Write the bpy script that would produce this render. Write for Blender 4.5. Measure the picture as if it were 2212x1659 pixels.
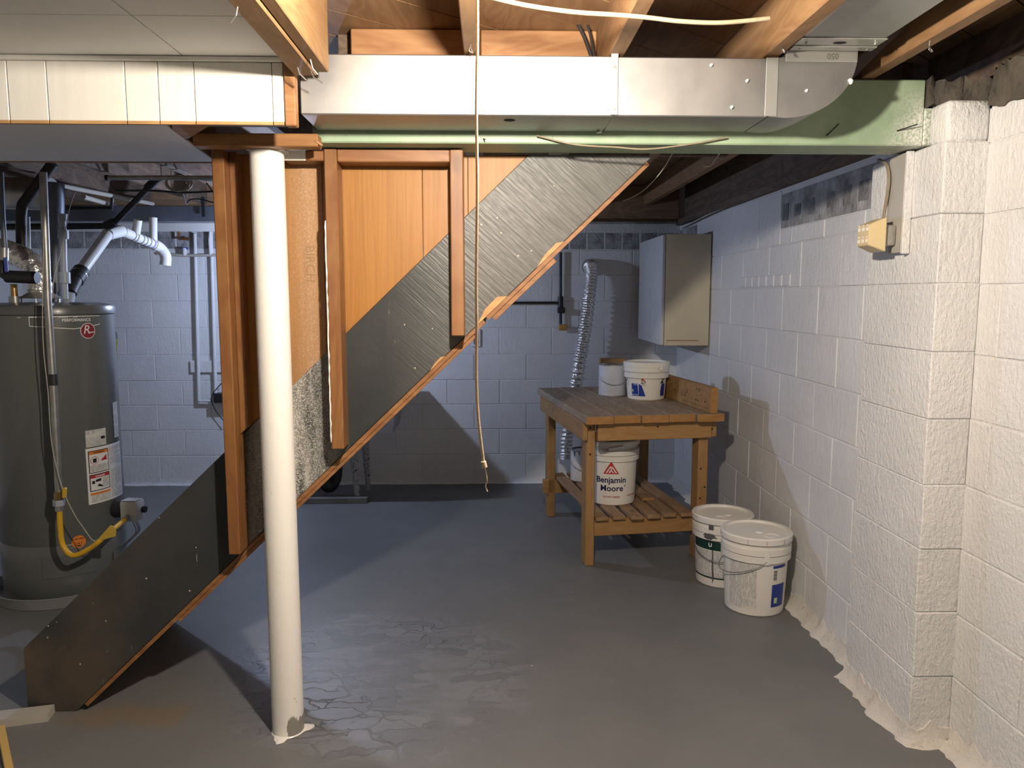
import bpy, bmesh, math, random
from mathutils import Vector, Matrix
random.seed(7)
S = bpy.context.scene
COL = S.collection
for o in list(bpy.data.objects): bpy.data.objects.remove(o)
PI = math.pi

# ------------------------------------------------------------------ camera
F, CX, CY, H = 1661., 1106., 829.5, 1.42
PITCH = math.atan(192 / F); YAW = math.atan(46 / F / math.cos(PITCH))
cd = bpy.data.cameras.new('camera'); cam = bpy.data.objects.new('camera', cd); COL.objects.link(cam)
cd.sensor_fit = 'HORIZONTAL'; cd.sensor_width = 36; cd.lens = 36 * F / 2212; cd.clip_start = .02
cam.location = (0, 0, H); cam.rotation_euler = (PI / 2 - PITCH, 0, -YAW)
S.camera = cam
# ------------------------------------------------------------------ light, exposure
W = bpy.data.worlds.new('world'); S.world = W; W.use_nodes = True
W.node_tree.nodes['Background'].inputs[0].default_value = (.02, .022, .03, 1)
W.node_tree.nodes['Background'].inputs[1].default_value = 1.0
S.view_settings.view_transform = 'Standard'; S.view_settings.look = 'None'
S.view_settings.exposure = 0.35; S.view_settings.gamma = 1; S.view_settings.use_curve_mapping = False
BULB = (0.04, 1.30, 1.965); BULB_L = 3200; BULB_C = (1.0, .885, .745)
COOL = (-1.28, 4.85, 1.63); COOL_L = 1150; COOL_C = (.58, .70, 1.0)

# ------------------------------------------------------------------ pixel to point
_f = Vector((math.sin(YAW) * math.cos(PITCH), math.cos(YAW) * math.cos(PITCH), -math.sin(PITCH)))
_r = Vector((math.cos(YAW), -math.sin(YAW), 0)); _u = _r.cross(_f)
def at(x, y, X=None, Y=None, Z=None):
    d = _f + _r * ((x - CX) / F) - _u * ((y - CY) / F)
    t = X / d.x if X is not None else (Y / d.y if Y is not None else (Z - H) / d.z)
    return Vector((0, 0, H)) + d * t

# ------------------------------------------------------------------ materials
MATS = {}
def mat(name, col, rough=.5, metal=0., bump=0., bscale=60., var=0., vscale=6., spec=.5, bdetail=4, build=None, coat=0.):
    if name in MATS: return MATS[name]
    m = bpy.data.materials.new(name); m.use_nodes = True; nt = m.node_tree
    b = nt.nodes['Principled BSDF']
    b.inputs['Base Color'].default_value = (*col, 1); b.inputs['Roughness'].default_value = rough
    b.inputs['Metallic'].default_value = metal; b.inputs['Specular IOR Level'].default_value = spec
    b.inputs['Coat Weight'].default_value = coat
    N = nt.nodes.new; L = nt.links.new
    g = N('ShaderNodeNewGeometry')
    if var > 0:
        n = N('ShaderNodeTexNoise'); n.inputs['Scale'].default_value = vscale; n.inputs['Detail'].default_value = 5
        L(g.outputs['Position'], n.inputs['Vector'])
        r = N('ShaderNodeValToRGB'); r.color_ramp.elements[0].position = .3; r.color_ramp.elements[1].position = .7
        r.color_ramp.elements[0].color = (*[c * (1 - var) for c in col], 1)
        r.color_ramp.elements[1].color = (*[min(1, c * (1 + var * .6)) for c in col], 1)
        L(n.outputs['Fac'], r.inputs[0]); L(r.outputs[0], b.inputs['Base Color'])
    if bump > 0:
        n2 = N('ShaderNodeTexNoise'); n2.inputs['Scale'].default_value = bscale; n2.inputs['Detail'].default_value = bdetail
        L(g.outputs['Position'], n2.inputs['Vector'])
        bp = N('ShaderNodeBump'); bp.inputs['Strength'].default_value = bump; bp.inputs['Distance'].default_value = .01
        L(n2.outputs['Fac'], bp.inputs['Height']); L(bp.outputs[0], b.inputs['Normal'])
    if build: build(nt, b, g)
    MATS[name] = m; return m
def mth(nt, op, a, b=None, c=None, clamp=False):
    n = nt.nodes.new('ShaderNodeMath'); n.operation = op; n.use_clamp = clamp
    for i, v in enumerate((a, b, c)):
        if v is None: continue
        if isinstance(v, (int, float)): n.inputs[i].default_value = v
        else: nt.links.new(v, n.inputs[i])
    return n.outputs[0]
def mixc(nt, fac, a, b):
    n = nt.nodes.new('ShaderNodeMix'); n.data_type = 'RGBA'
    if isinstance(fac, (int, float)): n.inputs[0].default_value = fac
    else: nt.links.new(fac, n.inputs[0])
    for i, v in ((6, a), (7, b)):
        if isinstance(v, tuple): n.inputs[i].default_value = (*v[:3], 1)
        else: nt.links.new(v, n.inputs[i])
    return n.outputs[2]
def noise(nt, vec, scale, detail=4, rough=.5, mapping=None, dist=0.):
    n = nt.nodes.new('ShaderNodeTexNoise'); n.inputs['Scale'].default_value = scale
    n.inputs['Detail'].default_value = detail; n.inputs['Roughness'].default_value = rough
    n.inputs['Distortion'].default_value = dist
    if mapping:
        mp = nt.nodes.new('ShaderNodeMapping'); mp.inputs['Scale'].default_value = mapping[0]
        if len(mapping) > 1: mp.inputs['Rotation'].default_value = mapping[1]
        nt.links.new(vec, mp.inputs['Vector']); vec = mp.outputs[0]
    nt.links.new(vec, n.inputs['Vector']); return n.outputs['Fac']
def ramp(nt, fac, p0, p1, c0=(0, 0, 0), c1=(1, 1, 1)):
    r = nt.nodes.new('ShaderNodeValToRGB'); e = r.color_ramp.elements
    e[0].position, e[1].position = p0, p1; e[0].color = (*c0, 1); e[1].color = (*c1, 1)
    nt.links.new(fac, r.inputs[0]); return r.outputs[0]
def bumpto(nt, b, h, strength=.3, dist=.01, prev=None):
    bp = nt.nodes.new('ShaderNodeBump'); bp.inputs['Strength'].default_value = strength; bp.inputs['Distance'].default_value = dist
    nt.links.new(h, bp.inputs['Height'])
    if prev is not None: nt.links.new(prev, bp.inputs['Normal'])
    nt.links.new(bp.outputs[0], b.inputs['Normal']); return bp.outputs[0]
def wood(name, c1, c2, axis=1, rough=.6, fine=1., bump=.15, coat=0., knots=.5):
    def build(nt, b, g):
        P = g.outputs['Position']
        sc = [38. * fine] * 3; sc[axis] = 2.2 * fine
        sk = [7.] * 3; sk[axis] = 1.6
        n1 = noise(nt, P, 1, 5, .6, (sc,), .4)
        n2 = noise(nt, P, 1, 3, .5, (sk,), 1.2)
        w = mth(nt, 'FRACT', mth(nt, 'MULTIPLY', n2, 7.))
        w = mth(nt, 'ABSOLUTE', mth(nt, 'SUBTRACT', mth(nt, 'MULTIPLY', w, 2.), 1.))
        fac = mth(nt, 'ADD', mth(nt, 'MULTIPLY', n1, .65), mth(nt, 'MULTIPLY', w, .35))
        c = ramp(nt, fac, .25, .75, c2, c1)
        # knots
        v = nt.nodes.new('ShaderNodeTexVoronoi'); v.inputs['Scale'].default_value = 1
        mp = nt.nodes.new('ShaderNodeMapping'); s3 = [6.5] * 3; s3[axis] = 3.2; mp.inputs['Scale'].default_value = s3
        nt.links.new(P, mp.inputs['Vector']); nt.links.new(mp.outputs[0], v.inputs['Vector'])
        kn = ramp(nt, v.outputs['Distance'], .07, .15, (1, 1, 1), (0, 0, 0))
        c = mixc(nt, mth(nt, 'MULTIPLY', kn, knots), c, tuple(x * .35 for x in c2))
        nt.links.new(c, b.inputs['Base Color'])
        bumpto(nt, b, n1, bump, .004)
    return mat(name, c1, rough, build=build, coat=coat)

def b_paintwall(nt, b, g):
    P = g.outputs['Position']
    n1 = noise(nt, P, 55, 5, .6); n2 = noise(nt, P, 9, 4, .6); n3 = noise(nt, P, 1, 4, .6, ((60, 60, 14),))
    h = mth(nt, 'ADD', mth(nt, 'MULTIPLY', n1, .35), mth(nt, 'ADD', mth(nt, 'MULTIPLY', n2, .7), mth(nt, 'MULTIPLY', n3, .35)))
    bumpto(nt, b, h, .55, .012)
    n4 = noise(nt, P, 2.2, 4, .6)
    c = ramp(nt, n4, .35, .7, (.70, .705, .715), (.78, .785, .79))
    nt.links.new(c, b.inputs['Base Color'])
M_wall = mat('white_block_paint', (.78, .775, .77), .42, build=b_paintwall)
def b_stucco(nt, b, g):
    P = g.outputs['Position']
    n1 = noise(nt, P, 70, 5, .65); n3 = noise(nt, P, 1, 4, .6, ((75, 75, 26),))
    h = mth(nt, 'ADD', n1, n3)
    bumpto(nt, b, h, .6, .012)
    n4 = noise(nt, P, 3, 4, .6)
    nt.links.new(ramp(nt, n4, .35, .7, (.74, .74, .735), (.81, .81, .805)), b.inputs['Base Color'])
M_stucco = mat('white_rough_paint', (.8, .79, .78), .45, build=b_stucco)
M_mortar = mat('painted_mortar', (.70, .695, .69), .55, bump=.5, bscale=80, var=.1)
M_raw = mat('raw_grey_mortar', (.10, .085, .07), .9, bump=.8, bscale=45, var=.5, vscale=9)
M_rawwall = mat('grimy_grey_block', (.36, .36, .37), .8, bump=.8, bscale=55, var=.5, vscale=14)
M_core = mat('dark_block_core', (.22, .22, .23), .9, bump=.8, bscale=80, var=.4, vscale=30)

def b_floor(nt, b, g):
    P = g.outputs['Position']
    sep = nt.nodes.new('ShaderNodeSeparateXYZ'); nt.links.new(P, sep.inputs[0])
    X, Y = sep.outputs[0], sep.outputs[1]
    big = noise(nt, P, 1.1, 4, .6); mid = noise(nt, P, 7, 5, .6)
    # old flaked patch behind and beside the post
    dx = mth(nt, 'DIVIDE', mth(nt, 'SUBTRACT', X, -.42), .62); dy = mth(nt, 'DIVIDE', mth(nt, 'SUBTRACT', Y, 2.78), .62)
    d = mth(nt, 'SQRT', mth(nt, 'ADD', mth(nt, 'MULTIPLY', dx, dx), mth(nt, 'MULTIPLY', dy, dy)))
    d = mth(nt, 'ADD', d, mth(nt, 'MULTIPLY', mth(nt, 'SUBTRACT', big, .5), 1.2))
    d = mth(nt, 'ADD', d, mth(nt, 'MULTIPLY', mth(nt, 'SUBTRACT', mid, .5), .5))
    patch = ramp(nt, d, .75, 1.0, (1, 1, 1), (0, 0, 0))
    fl = noise(nt, P, 1, 6, .62, ((4, 11, 5),), 1.1)
    crack = ramp(nt, mth(nt, 'ABSOLUTE', mth(nt, 'SUBTRACT', fl, .5)), .0, .018, (1, 1, 1), (0, 0, 0))
    vo = nt.nodes.new('ShaderNodeTexVoronoi'); vo.feature = 'DISTANCE_TO_EDGE'; vo.inputs['Scale'].default_value = 1
    vc = nt.nodes.new('ShaderNodeTexVoronoi'); vc.inputs['Scale'].default_value = 1
    nd = nt.nodes.new('ShaderNodeTexNoise'); nd.inputs['Scale'].default_value = 6; nd.inputs['Detail'].default_value = 5; nt.links.new(P, nd.inputs['Vector'])
    vm = nt.nodes.new('ShaderNodeMapping'); vm.inputs['Scale'].default_value = (7, 15, 1); nt.links.new(P, vm.inputs['Vector'])
    va_ = nt.nodes.new('ShaderNodeVectorMath'); va_.operation = 'MULTIPLY_ADD'; va_.inputs[1].default_value = (3.2, 3.2, 0)
    nt.links.new(nd.outputs['Color'], va_.inputs[0]); nt.links.new(vm.outputs[0], va_.inputs[2])
    nt.links.new(va_.outputs[0], vo.inputs['Vector']); nt.links.new(va_.outputs[0], vc.inputs['Vector'])
    ck = ramp(nt, vo.outputs['Distance'], .0, .05, (1, 1, 1), (0, 0, 0))
    crack = mth(nt, 'MULTIPLY', ck, ramp(nt, big, .42, .56))
    wc = nt.nodes.new('ShaderNodeTexWhiteNoise'); nt.links.new(vc.outputs['Position'], wc.inputs['Vector'])
    steps = mth(nt, 'MULTIPLY', wc.outputs['Value'], .45); steps_old = mth(nt, 'MULTIPLY', mth(nt, 'FLOOR', mth(nt, 'MULTIPLY', fl, 9)), .11)
    pn = noise(nt, P, 3, 5, .6)
    base = ramp(nt, pn, .35, .68, (.145, .149, .152), (.17, .172, .172))
    flaked = ramp(nt, mth(nt, 'ADD', mth(nt, 'MULTIPLY', fl, .7), mth(nt, 'MULTIPLY', wc.outputs['Value'], .3)), .38, .62, (.155, .162, .175), (.215, .225, .245))
    c = mixc(nt, mth(nt, 'MULTIPLY', patch, .75), base, flaked)
    c = mixc(nt, mth(nt, 'MULTIPLY', mth(nt, 'MULTIPLY', crack, patch), .7), c, (.06, .06, .06))
    # brown damp stain at the foot of the stairs
    sx = mth(nt, 'SUBTRACT', X, -1.25); sy = mth(nt, 'SUBTRACT', Y, 2.50)
    sd = mth(nt, 'SQRT', mth(nt, 'ADD', mth(nt, 'MULTIPLY', sx, mth(nt, 'MULTIPLY', sx, 6.)), mth(nt, 'MULTIPLY', sy, mth(nt, 'MULTIPLY', sy, 60.))))
    sd = mth(nt, 'ADD', sd, mth(nt, 'MULTIPLY', mth(nt, 'SUBTRACT', mid, .5), 1.2))
    st = ramp(nt, sd, .35, .75, (1, 1, 1), (0, 0, 0))
    c = mixc(nt, mth(nt, 'MULTIPLY', st, .55), c, (.20, .145, .085))
    # small paint specks
    v = nt.nodes.new('ShaderNodeTexVoronoi'); v.inputs['Scale'].default_value = 5.5; nt.links.new(P, v.inputs['Vector'])
    wn = nt.nodes.new('ShaderNodeTexWhiteNoise'); nt.links.new(v.outputs['Position'], wn.inputs['Vector'])
    spk = mth(nt, 'MULTIPLY', mth(nt, 'LESS_THAN', v.outputs['Distance'], .035), mth(nt, 'GREATER_THAN', wn.outputs['Value'], .8))
    c = mixc(nt, mth(nt, 'MULTIPLY', spk, .5), c, (.55, .54, .52))
    nt.links.new(c, b.inputs['Base Color'])
    nt.links.new(mth(nt, 'ADD', .36, mth(nt, 'MULTIPLY', big, .2)), b.inputs['Roughness'])
    hp = mth(nt, 'MULTIPLY', mth(nt, 'ADD', mth(nt, 'MULTIPLY', fl, .25), mth(nt, 'ADD', mth(nt, 'MULTIPLY', steps, .55), mth(nt, 'MULTIPLY', crack, -.22))), patch)
    h = mth(nt, 'ADD', hp, mth(nt, 'MULTIPLY', mid, .035))
    h = mth(nt, 'ADD', h, mth(nt, 'MULTIPLY', noise(nt, P, 160, 2), .012))
    bumpto(nt, b, h, .45, .018)
M_floor = mat('grey_floor_paint', (.17, .17, .17), .42, build=b_floor)

M_joist = wood('joist_wood', (0.265, 0.152, 0.069), (0.191, 0.098, 0.040), 1, .7)
M_joistA = wood('sawn_joist_wood', (0.268, 0.154, 0.066), (0.199, 0.104, 0.040), 1, .7)
M_olddark = wood('old_dark_joist', (.16, .11, .075), (.08, .055, .04), 1, .8)
M_olddarkx = wood('old_dark_rim', (.36, .22, .12), (.20, .12, .07), 0, .8)
M_block = wood('blocking_wood', (0.355, 0.191, 0.081), (0.257, 0.112, 0.041), 0, .65)
M_sub = wood('subfloor_wood', (0.300, 0.176, 0.086), (0.210, 0.112, 0.053), 1, .7, knots=.2)
M_stud = wood('stud_wood', (0.248, 0.116, 0.038), (0.178, 0.067, 0.019), 2, .5, coat=.15)
M_studx = wood('plate_wood', (0.274, 0.128, 0.045), (0.190, 0.071, 0.025), 0, .5)
M_post_block = wood('bolster_wood', (0.306, 0.151, 0.055), (0.220, 0.095, 0.030), 0, .55)
M_bench = wood('bench_wood', (0.360, 0.209, 0.079), (0.274, 0.144, 0.050), 1, .6)
M_benchx = wood('bench_rail_wood', (0.374, 0.216, 0.083), (0.302, 0.158, 0.054), 0, .6)
M_benchz = wood('bench_leg_wood', (0.360, 0.209, 0.083), (0.288, 0.158, 0.058), 2, .6)
M_benchtop = wood('dirty_bench_top', (.36, .275, .195), (.25, .18, .12), 1, .75, knots=.15)
M_slat = wood('bench_slat_wood', (.34, .21, .11), (.24, .14, .07), 1, .7)
M_end = wood('end_grain', (0.360, 0.187, 0.058), (0.288, 0.137, 0.040), 0, .7, knots=.0)
M_trimwood = wood('edge_strip_wood', (0.315, 0.150, 0.056), (0.195, 0.083, 0.030), 0, .55)
M_rawedge = wood('raw_panel_edge', (.55, .33, .14), (.40, .21, .08), 0, .6, knots=0)
M_greywood = wood('grey_skid_wood', (.20, .19, .17), (.12, .11, .10), 0, .8)

def b_ply(nt, b, g):
    P = g.outputs['Position']
    sep = nt.nodes.new('ShaderNodeSeparateXYZ'); nt.links.new(P, sep.inputs[0])
    n1 = noise(nt, P, 1, 5, .6, ((110, 20, 3.),), .3); n2 = noise(nt, P, 1, 3, .5, ((9, 9, .8),), .8)
    f = mth(nt, 'ADD', mth(nt, 'MULTIPLY', n1, .6), mth(nt, 'MULTIPLY', n2, .4))
    c = ramp(nt, f, .3, .7, (.26, .105, .018), (.39, .178, .036))
    # white paint overspray drifting in from the painted post
    m = mth(nt, 'SUBTRACT', 1., mth(nt, 'MULTIPLY', mth(nt, 'ABSOLUTE', mth(nt, 'SUBTRACT', sep.outputs[0], -.585)), 9.5), clamp=True)
    sp = ramp(nt, noise(nt, P, 330, 3, .7), .52, .66)
    sp2 = mth(nt, 'MULTIPLY', mth(nt, 'ADD', mth(nt, 'MULTIPLY', sp, .55), .28), m)
    c = mixc(nt, sp2, c, (.60, .47, .34))
    nt.links.new(c, b.inputs['Base Color']); bumpto(nt, b, n1, .12, .003)
M_ply = mat('orange_plywood', (.6, .33, .1), .5, build=b_ply)

def b_stringer(nt, b, g):
    P = g.outputs['Position']
    sep = nt.nodes.new('ShaderNodeSeparateXYZ'); nt.links.new(P, sep.inputs[0]); X, Z = sep.outputs[0], sep.outputs[2]
    big = noise(nt, P, 4, 5, .6)
    c = ramp(nt, big, .3, .7, (.030, .033, .035), (.046, .049, .050))
    # brown dust on the low end
    lo = mth(nt, 'MULTIPLY', mth(nt, 'SUBTRACT', -1.0, X), 1.8, clamp=True)
    dust = mth(nt, 'MULTIPLY', lo, ramp(nt, noise(nt, P, 3.2, 5, .6), .42, .66))
    c = mixc(nt, mth(nt, 'MULTIPLY', dust, .7), c, (.14, .10, .065))
    # white overspray by the post
    m = mth(nt, 'SUBTRACT', 1., mth(nt, 'MULTIPLY', mth(nt, 'ABSOLUTE', mth(nt, 'SUBTRACT', X, -.66)), 5.2), clamp=True)
    sp = ramp(nt, noise(nt, P, 300, 3, .75), .47, .60)
    soft = ramp(nt, noise(nt, P, 1, 3, .6, ((14, 14, 2.2),)), .4, .7)
    c = mixc(nt, mth(nt, 'MULTIPLY', m, mth(nt, 'ADD', mth(nt, 'MULTIPLY', sp, .8), mth(nt, 'MULTIPLY', soft, .75), clamp=True)), c, (.72, .70, .64))
    # scattered drips and scratches
    v = nt.nodes.new('ShaderNodeTexVoronoi'); v.inputs['Scale'].default_value = 34; nt.links.new(P, v.inputs['Vector'])
    wn = nt.nodes.new('ShaderNodeTexWhiteNoise'); nt.links.new(v.outputs['Position'], wn.inputs['Vector'])
    spk = mth(nt, 'MULTIPLY', mth(nt, 'LESS_THAN', v.outputs['Distance'], mth(nt, 'MULTIPLY', wn.outputs['Value'], .11)), mth(nt, 'GREATER_THAN', wn.outputs['Value'], .80))
    c = mixc(nt, mth(nt, 'MULTIPLY', spk, .85), c, (.62, .55, .40))
    sc = ramp(nt, noise(nt, P, 1, 4, .7, ((70, 70, 6), (0, .5, 0))), .71, .76)
    c = mixc(nt, mth(nt, 'MULTIPLY', sc, .6), c, (.5, .48, .42))
    nt.links.new(c, b.inputs['Base Color'])
    # saw marks across the upper half, where its sheen is painted as lighter grey
    hi = mth(nt, 'MULTIPLY', mth(nt, 'SUBTRACT', X, -.35), 3., clamp=True)
    ca, sa = math.cos(math.radians(42)), math.sin(math.radians(42))
    al = mth(nt, 'SUBTRACT', mth(nt, 'MULTIPLY', X, ca * 5.), mth(nt, 'MULTIPLY', Z, sa * 5.))
    ac = mth(nt, 'ADD', mth(nt, 'MULTIPLY', X, sa * 110.), mth(nt, 'MULTIPLY', Z, ca * 110.))
    cb = nt.nodes.new('ShaderNodeCombineXYZ'); nt.links.new(al, cb.inputs[0]); nt.links.new(ac, cb.inputs[1])
    saw = noise(nt, cb.outputs[0], 1, 3, .6, None, .35)
    gr = noise(nt, P, 45, 4)
    h = mth(nt, 'ADD', mth(nt, 'MULTIPLY', mth(nt, 'MULTIPLY', saw, hi), .8), mth(nt, 'MULTIPLY', gr, .12))
    bumpto(nt, b, h, .8, .006)
    c2 = mixc(nt, mth(nt, 'MULTIPLY', hi, mth(nt, 'ADD', .32, mth(nt, 'MULTIPLY', ramp(nt, saw, .35, .75), .28))), c, (.23, .225, .21))
    nt.links.new(c2, b.inputs['Base Color'])
M_stringer = mat('charcoal_stringer_paint', (.08, .08, .07), .40, spec=.35, build=b_stringer)

def b_galv(nt, b, g):
    P = g.outputs['Position']
    n = noise(nt, P, 5, 4, .6); sc = ramp(nt, noise(nt, P, 1, 3, .7, ((120, 60, 9), (0, .35, 0))), .66, .74)
    c = ramp(nt, n, .3, .7, (.34, .34, .34), (.43, .43, .425))
    c = mixc(nt, mth(nt, 'MULTIPLY', sc, .35), c, (.7, .69, .66))
    nt.links.new(c, b.inputs['Base Color'])
    nt.links.new(mth(nt, 'ADD', .40, mth(nt, 'MULTIPLY', n, .18)), b.inputs['Roughness'])
    bumpto(nt, b, noise(nt, P, 4, 2), .12, .01)
M_galv = mat('galvanised_sheet', (.5, .5, .5), .45, .93, build=b_galv)
M_galvstrip = mat('galvanised_strip', (.50, .50, .48), .4, .7, var=.1)
M_steel = mat('dull_steel_pipe', (.42, .42, .41), .4, .8, var=.25, vscale=20)
M_iron = mat('black_iron_pipe', (.025, .026, .03), .42, .3, var=.3)
M_rubber = mat('black_rubber', (.02, .02, .022), .5)
M_pvc = mat('white_pvc', (.72, .71, .68), .35)
M_pvcband = mat('pipe_ring', (.36, .35, .33), .5)
M_greypvc = mat('grey_pvc', (.38, .42, .48), .4)
M_fluegrey = mat('blue_grey_flue', (.16, .18, .22), .45, .6, var=.2)
M_foil = mat('crinkled_foil', (.82, .81, .79), .32, .85, bump=1., bscale=38, bdetail=3)
M_screw = mat('screw_metal', (.45, .44, .42), .35, .9)
M_hole = mat('dark_hole', (.01, .01, .01), .9)
M_green = None
def b_green(nt, b, g):
    P = g.outputs['Position']
    sep = nt.nodes.new('ShaderNodeSeparateXYZ'); nt.links.new(P, sep.inputs[0])
    n = noise(nt, P, 9, 5, .6)
    c = ramp(nt, n, .3, .7, (.24, .33, .215), (.33, .42, .285))
    ch = ramp(nt, noise(nt, P, 60, 4, .7), .68, .72)
    c = mixc(nt, mth(nt, 'MULTIPLY', ch, .6), c, (.15, .14, .10))
    # white wall paint lapped onto the end at the pier
    e = mth(nt, 'ADD', mth(nt, 'MULTIPLY', mth(nt, 'SUBTRACT', sep.outputs[0], 1.20), 9.), mth(nt, 'MULTIPLY', mth(nt, 'SUBTRACT', n, .5), 1.6), clamp=True)
    z = mth(nt, 'MULTIPLY', mth(nt, 'SUBTRACT', 2.06, sep.outputs[2]), 9., clamp=True)
    c = mixc(nt, mth(nt, 'MULTIPLY', mth(nt, 'MULTIPLY', e, z), ramp(nt, noise(nt, P, 120, 3), .3, .6)), c, (.80, .79, .75))
    nt.links.new(c, b.inputs['Base Color']); bumpto(nt, b, noise(nt, P, 40, 4), .2, .006)
M_green = mat('pale_green_beam_paint', (.45, .55, .42), .5, build=b_green)
def b_post(nt, b, g):
    P = g.outputs['Position']
    sep = nt.nodes.new('ShaderNodeSeparateXYZ'); nt.links.new(P, sep.inputs[0])
    n = noise(nt, P, 26, 4, .6)
    chip = ramp(nt, noise(nt, P, 42, 4, .6), .70, .73)
    lo = mth(nt, 'MULTIPLY', mth(nt, 'SUBTRACT', .12, sep.outputs[2]), 12., clamp=True)
    rt = mth(nt, 'MULTIPLY', mth(nt, 'SUBTRACT', sep.outputs[0], -.672), 50., clamp=True)
    big = ramp(nt, mth(nt, 'ADD', mth(nt, 'MULTIPLY', mth(nt, 'MULTIPLY', lo, rt), .5), mth(nt, 'MULTIPLY', noise(nt, P, 1, 4, .6, ((30, 30, 12),)), .6)), .62, .66)
    c = mixc(nt, mth(nt, 'MULTIPLY', chip, .6), (.84, .82, .775), (.5, .48, .43))
    c = mixc(nt, mth(nt, 'MULTIPLY', big, .9), c, (.20, .19, .17))
    nt.links.new(c, b.inputs['Base Color']); bumpto(nt, b, n, .18, .008)
M_post = mat('cream_post_paint', (.8, .77, .7), .42, build=b_post)
def b_panel(nt, b, g):
    P = g.outputs['Position']
    n = noise(nt, P, 1, 4, .6, ((40, 40, 4),))
    nt.links.new(ramp(nt, n, .3, .7, (.76, .74, .68), (.82, .80, .74)), b.inputs['Base Color'])
    sc = ramp(nt, noise(nt, P, 1, 4, .7, ((55, 20, 16),)), .72, .75)
    bumpto(nt, b, n, .1, .004)
M_panel = mat('cream_panel_paint', (.8, .78, .72), .45, build=b_panel)
M_ceil = mat('white_ceiling_board', (.70, .69, .66), .6, var=.05, vscale=3)
M_soffit = mat('grey_soffit_board', (.70, .70, .70), .6, var=.06, vscale=4)
M_cab = mat('cream_cabinet_enamel', (.62, .56, .42), .35, var=.10, vscale=5)
M_cabw = mat('white_cabinet_door', (.60, .60, .60), .4, var=.06, vscale=6)
M_rust = mat('rust_spots', (.10, .05, .03), .8)
M_ivory = mat('ivory_plastic', (.66, .53, .30), .4)
M_box = mat('outlet_box_metal', (.42, .42, .38), .5, .5, var=.2, vscale=40)
M_cable = mat('cream_cable', (.27, .225, .15), .5, var=.12, vscale=60)
M_cord = mat('pull_cord', (.60, .49, .34), .8, var=.15, vscale=200)
M_blackc = mat('black_cable', (.02, .02, .022), .5)
M_web = mat('dusty_cobweb', (.45, .42, .36), .9)
M_white = mat('white_bucket_plastic', (.76, .74, .69), .35)
M_lid = mat('white_bucket_lid', (.78, .76, .72), .32)
M_wire = mat('bail_wire', (.5, .5, .5), .3, .9)
M_blue = mat('blue_print', (.012, .035, .27), .4)
M_navy = mat('navy_print', (.015, .018, .07), .4)
M_red = mat('red_print', (.48, .03, .025), .4)
M_dkgreen = mat('dark_green_print', (.006, .035, .03), .4)
M_print = mat('white_print', (.8, .8, .8), .5)
M_grayprint = mat('grey_print', (.28, .28, .28), .5)
M_blackprint = mat('black_print', (.012, .012, .012), .5)
M_orange = mat('orange_print', (.75, .23, .035), .5)
M_limep = mat('lime_print', (.45, .62, .28), .5)
def b_fine(nt, b, g):
    P = nt.nodes.new('ShaderNodeTexCoord').outputs['Object']
    sep = nt.nodes.new('ShaderNodeSeparateXYZ'); nt.links.new(P, sep.inputs[0])
    ln = mth(nt, 'LESS_THAN', mth(nt, 'FRACT', mth(nt, 'MULTIPLY', sep.outputs[2], 160.)), .5)
    wd = ramp(nt, noise(nt, P, 1, 2, .5, ((260, 260, 40),)), .42, .5)
    pg = ramp(nt, noise(nt, P, 1, 1, .5, ((6, 6, 34),)), .36, .42)
    f = mth(nt, 'MULTIPLY', mth(nt, 'MULTIPLY', ln, wd), pg)
    nt.links.new(mixc(nt, mth(nt, 'MULTIPLY', f, .8), (.70, .69, .66), (.22, .22, .22)), b.inputs['Base Color'])
M_fine = mat('fine_print_label', (.7, .7, .7), .5, build=b_fine)
M_tank = mat('grey_tank_enamel', (.125, .132, .127), .28, .0, var=.06, vscale=3, coat=.3)
M_tanktop = mat('grey_tank_cap', (.11, .115, .12), .3, coat=.2)
M_pan = mat('grey_drip_pan', (.36, .36, .36), .45, .2, var=.15)
M_gold = mat('yellow_gas_line', (.70, .40, .02), .4)
M_tag = mat('yellow_tag', (.62, .42, .06), .6, bump=.4, bscale=90)
M_brass = mat('brass', (.45, .30, .12), .35, .9, var=.3, vscale=40)
M_valve = mat('white_gas_valve', (.66, .66, .66), .4)
M_bluev = mat('blue_lever', (.06, .10, .42), .4)
M_yellow = mat('neon_tape', (.55, .55, .04), .5)
M_rustpipe = mat('copper_pipe', (.34, .14, .06), .4, .8)
def b_legs(nt, b, g):
    P = g.outputs['Position']
    r_ = ramp(nt, noise(nt, P, 60, 5, .7), .55, .6)
    nt.links.new(mixc(nt, r_, (.42, .42, .43), (.06, .045, .04)), b.inputs['Base Color'])
M_legs = mat('rust_flecked_enamel', (.4, .4, .4), .5, build=b_legs)
M_sink = mat('grey_tub', (.35, .36, .38), .6, bump=.2, var=.1)
M_can = mat('paint_can_steel', (.55, .55, .55), .3, .9)
M_canpaper = mat('paint_can_label', (.66, .66, .66), .45, var=.12, vscale=30)
M_bluecan = mat('pale_can_label', (.55, .58, .66), .45, var=.06, vscale=30)
M_card = mat('brown_cardboard', (.30, .19, .09), .8)
M_greypaint = mat('dried_grey_paint', (.10, .10, .10), .5)
M_yellowwood = mat('yellow_varnished_wood', (.62, .42, .13), .35)
M_pink = mat('pale_grey_board_paint', (.42, .40, .36), .5, var=.08)
M_drywall = mat('plain_white_paint', (.6, .59, .57), .6)
def emis(name, col, s):
    def build(nt, b, g):
        b.inputs['Emission Color'].default_value = (*col, 1); b.inputs['Emission Strength'].default_value = s
    return mat(name, (.9, .9, .9), .3, build=build)

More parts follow.
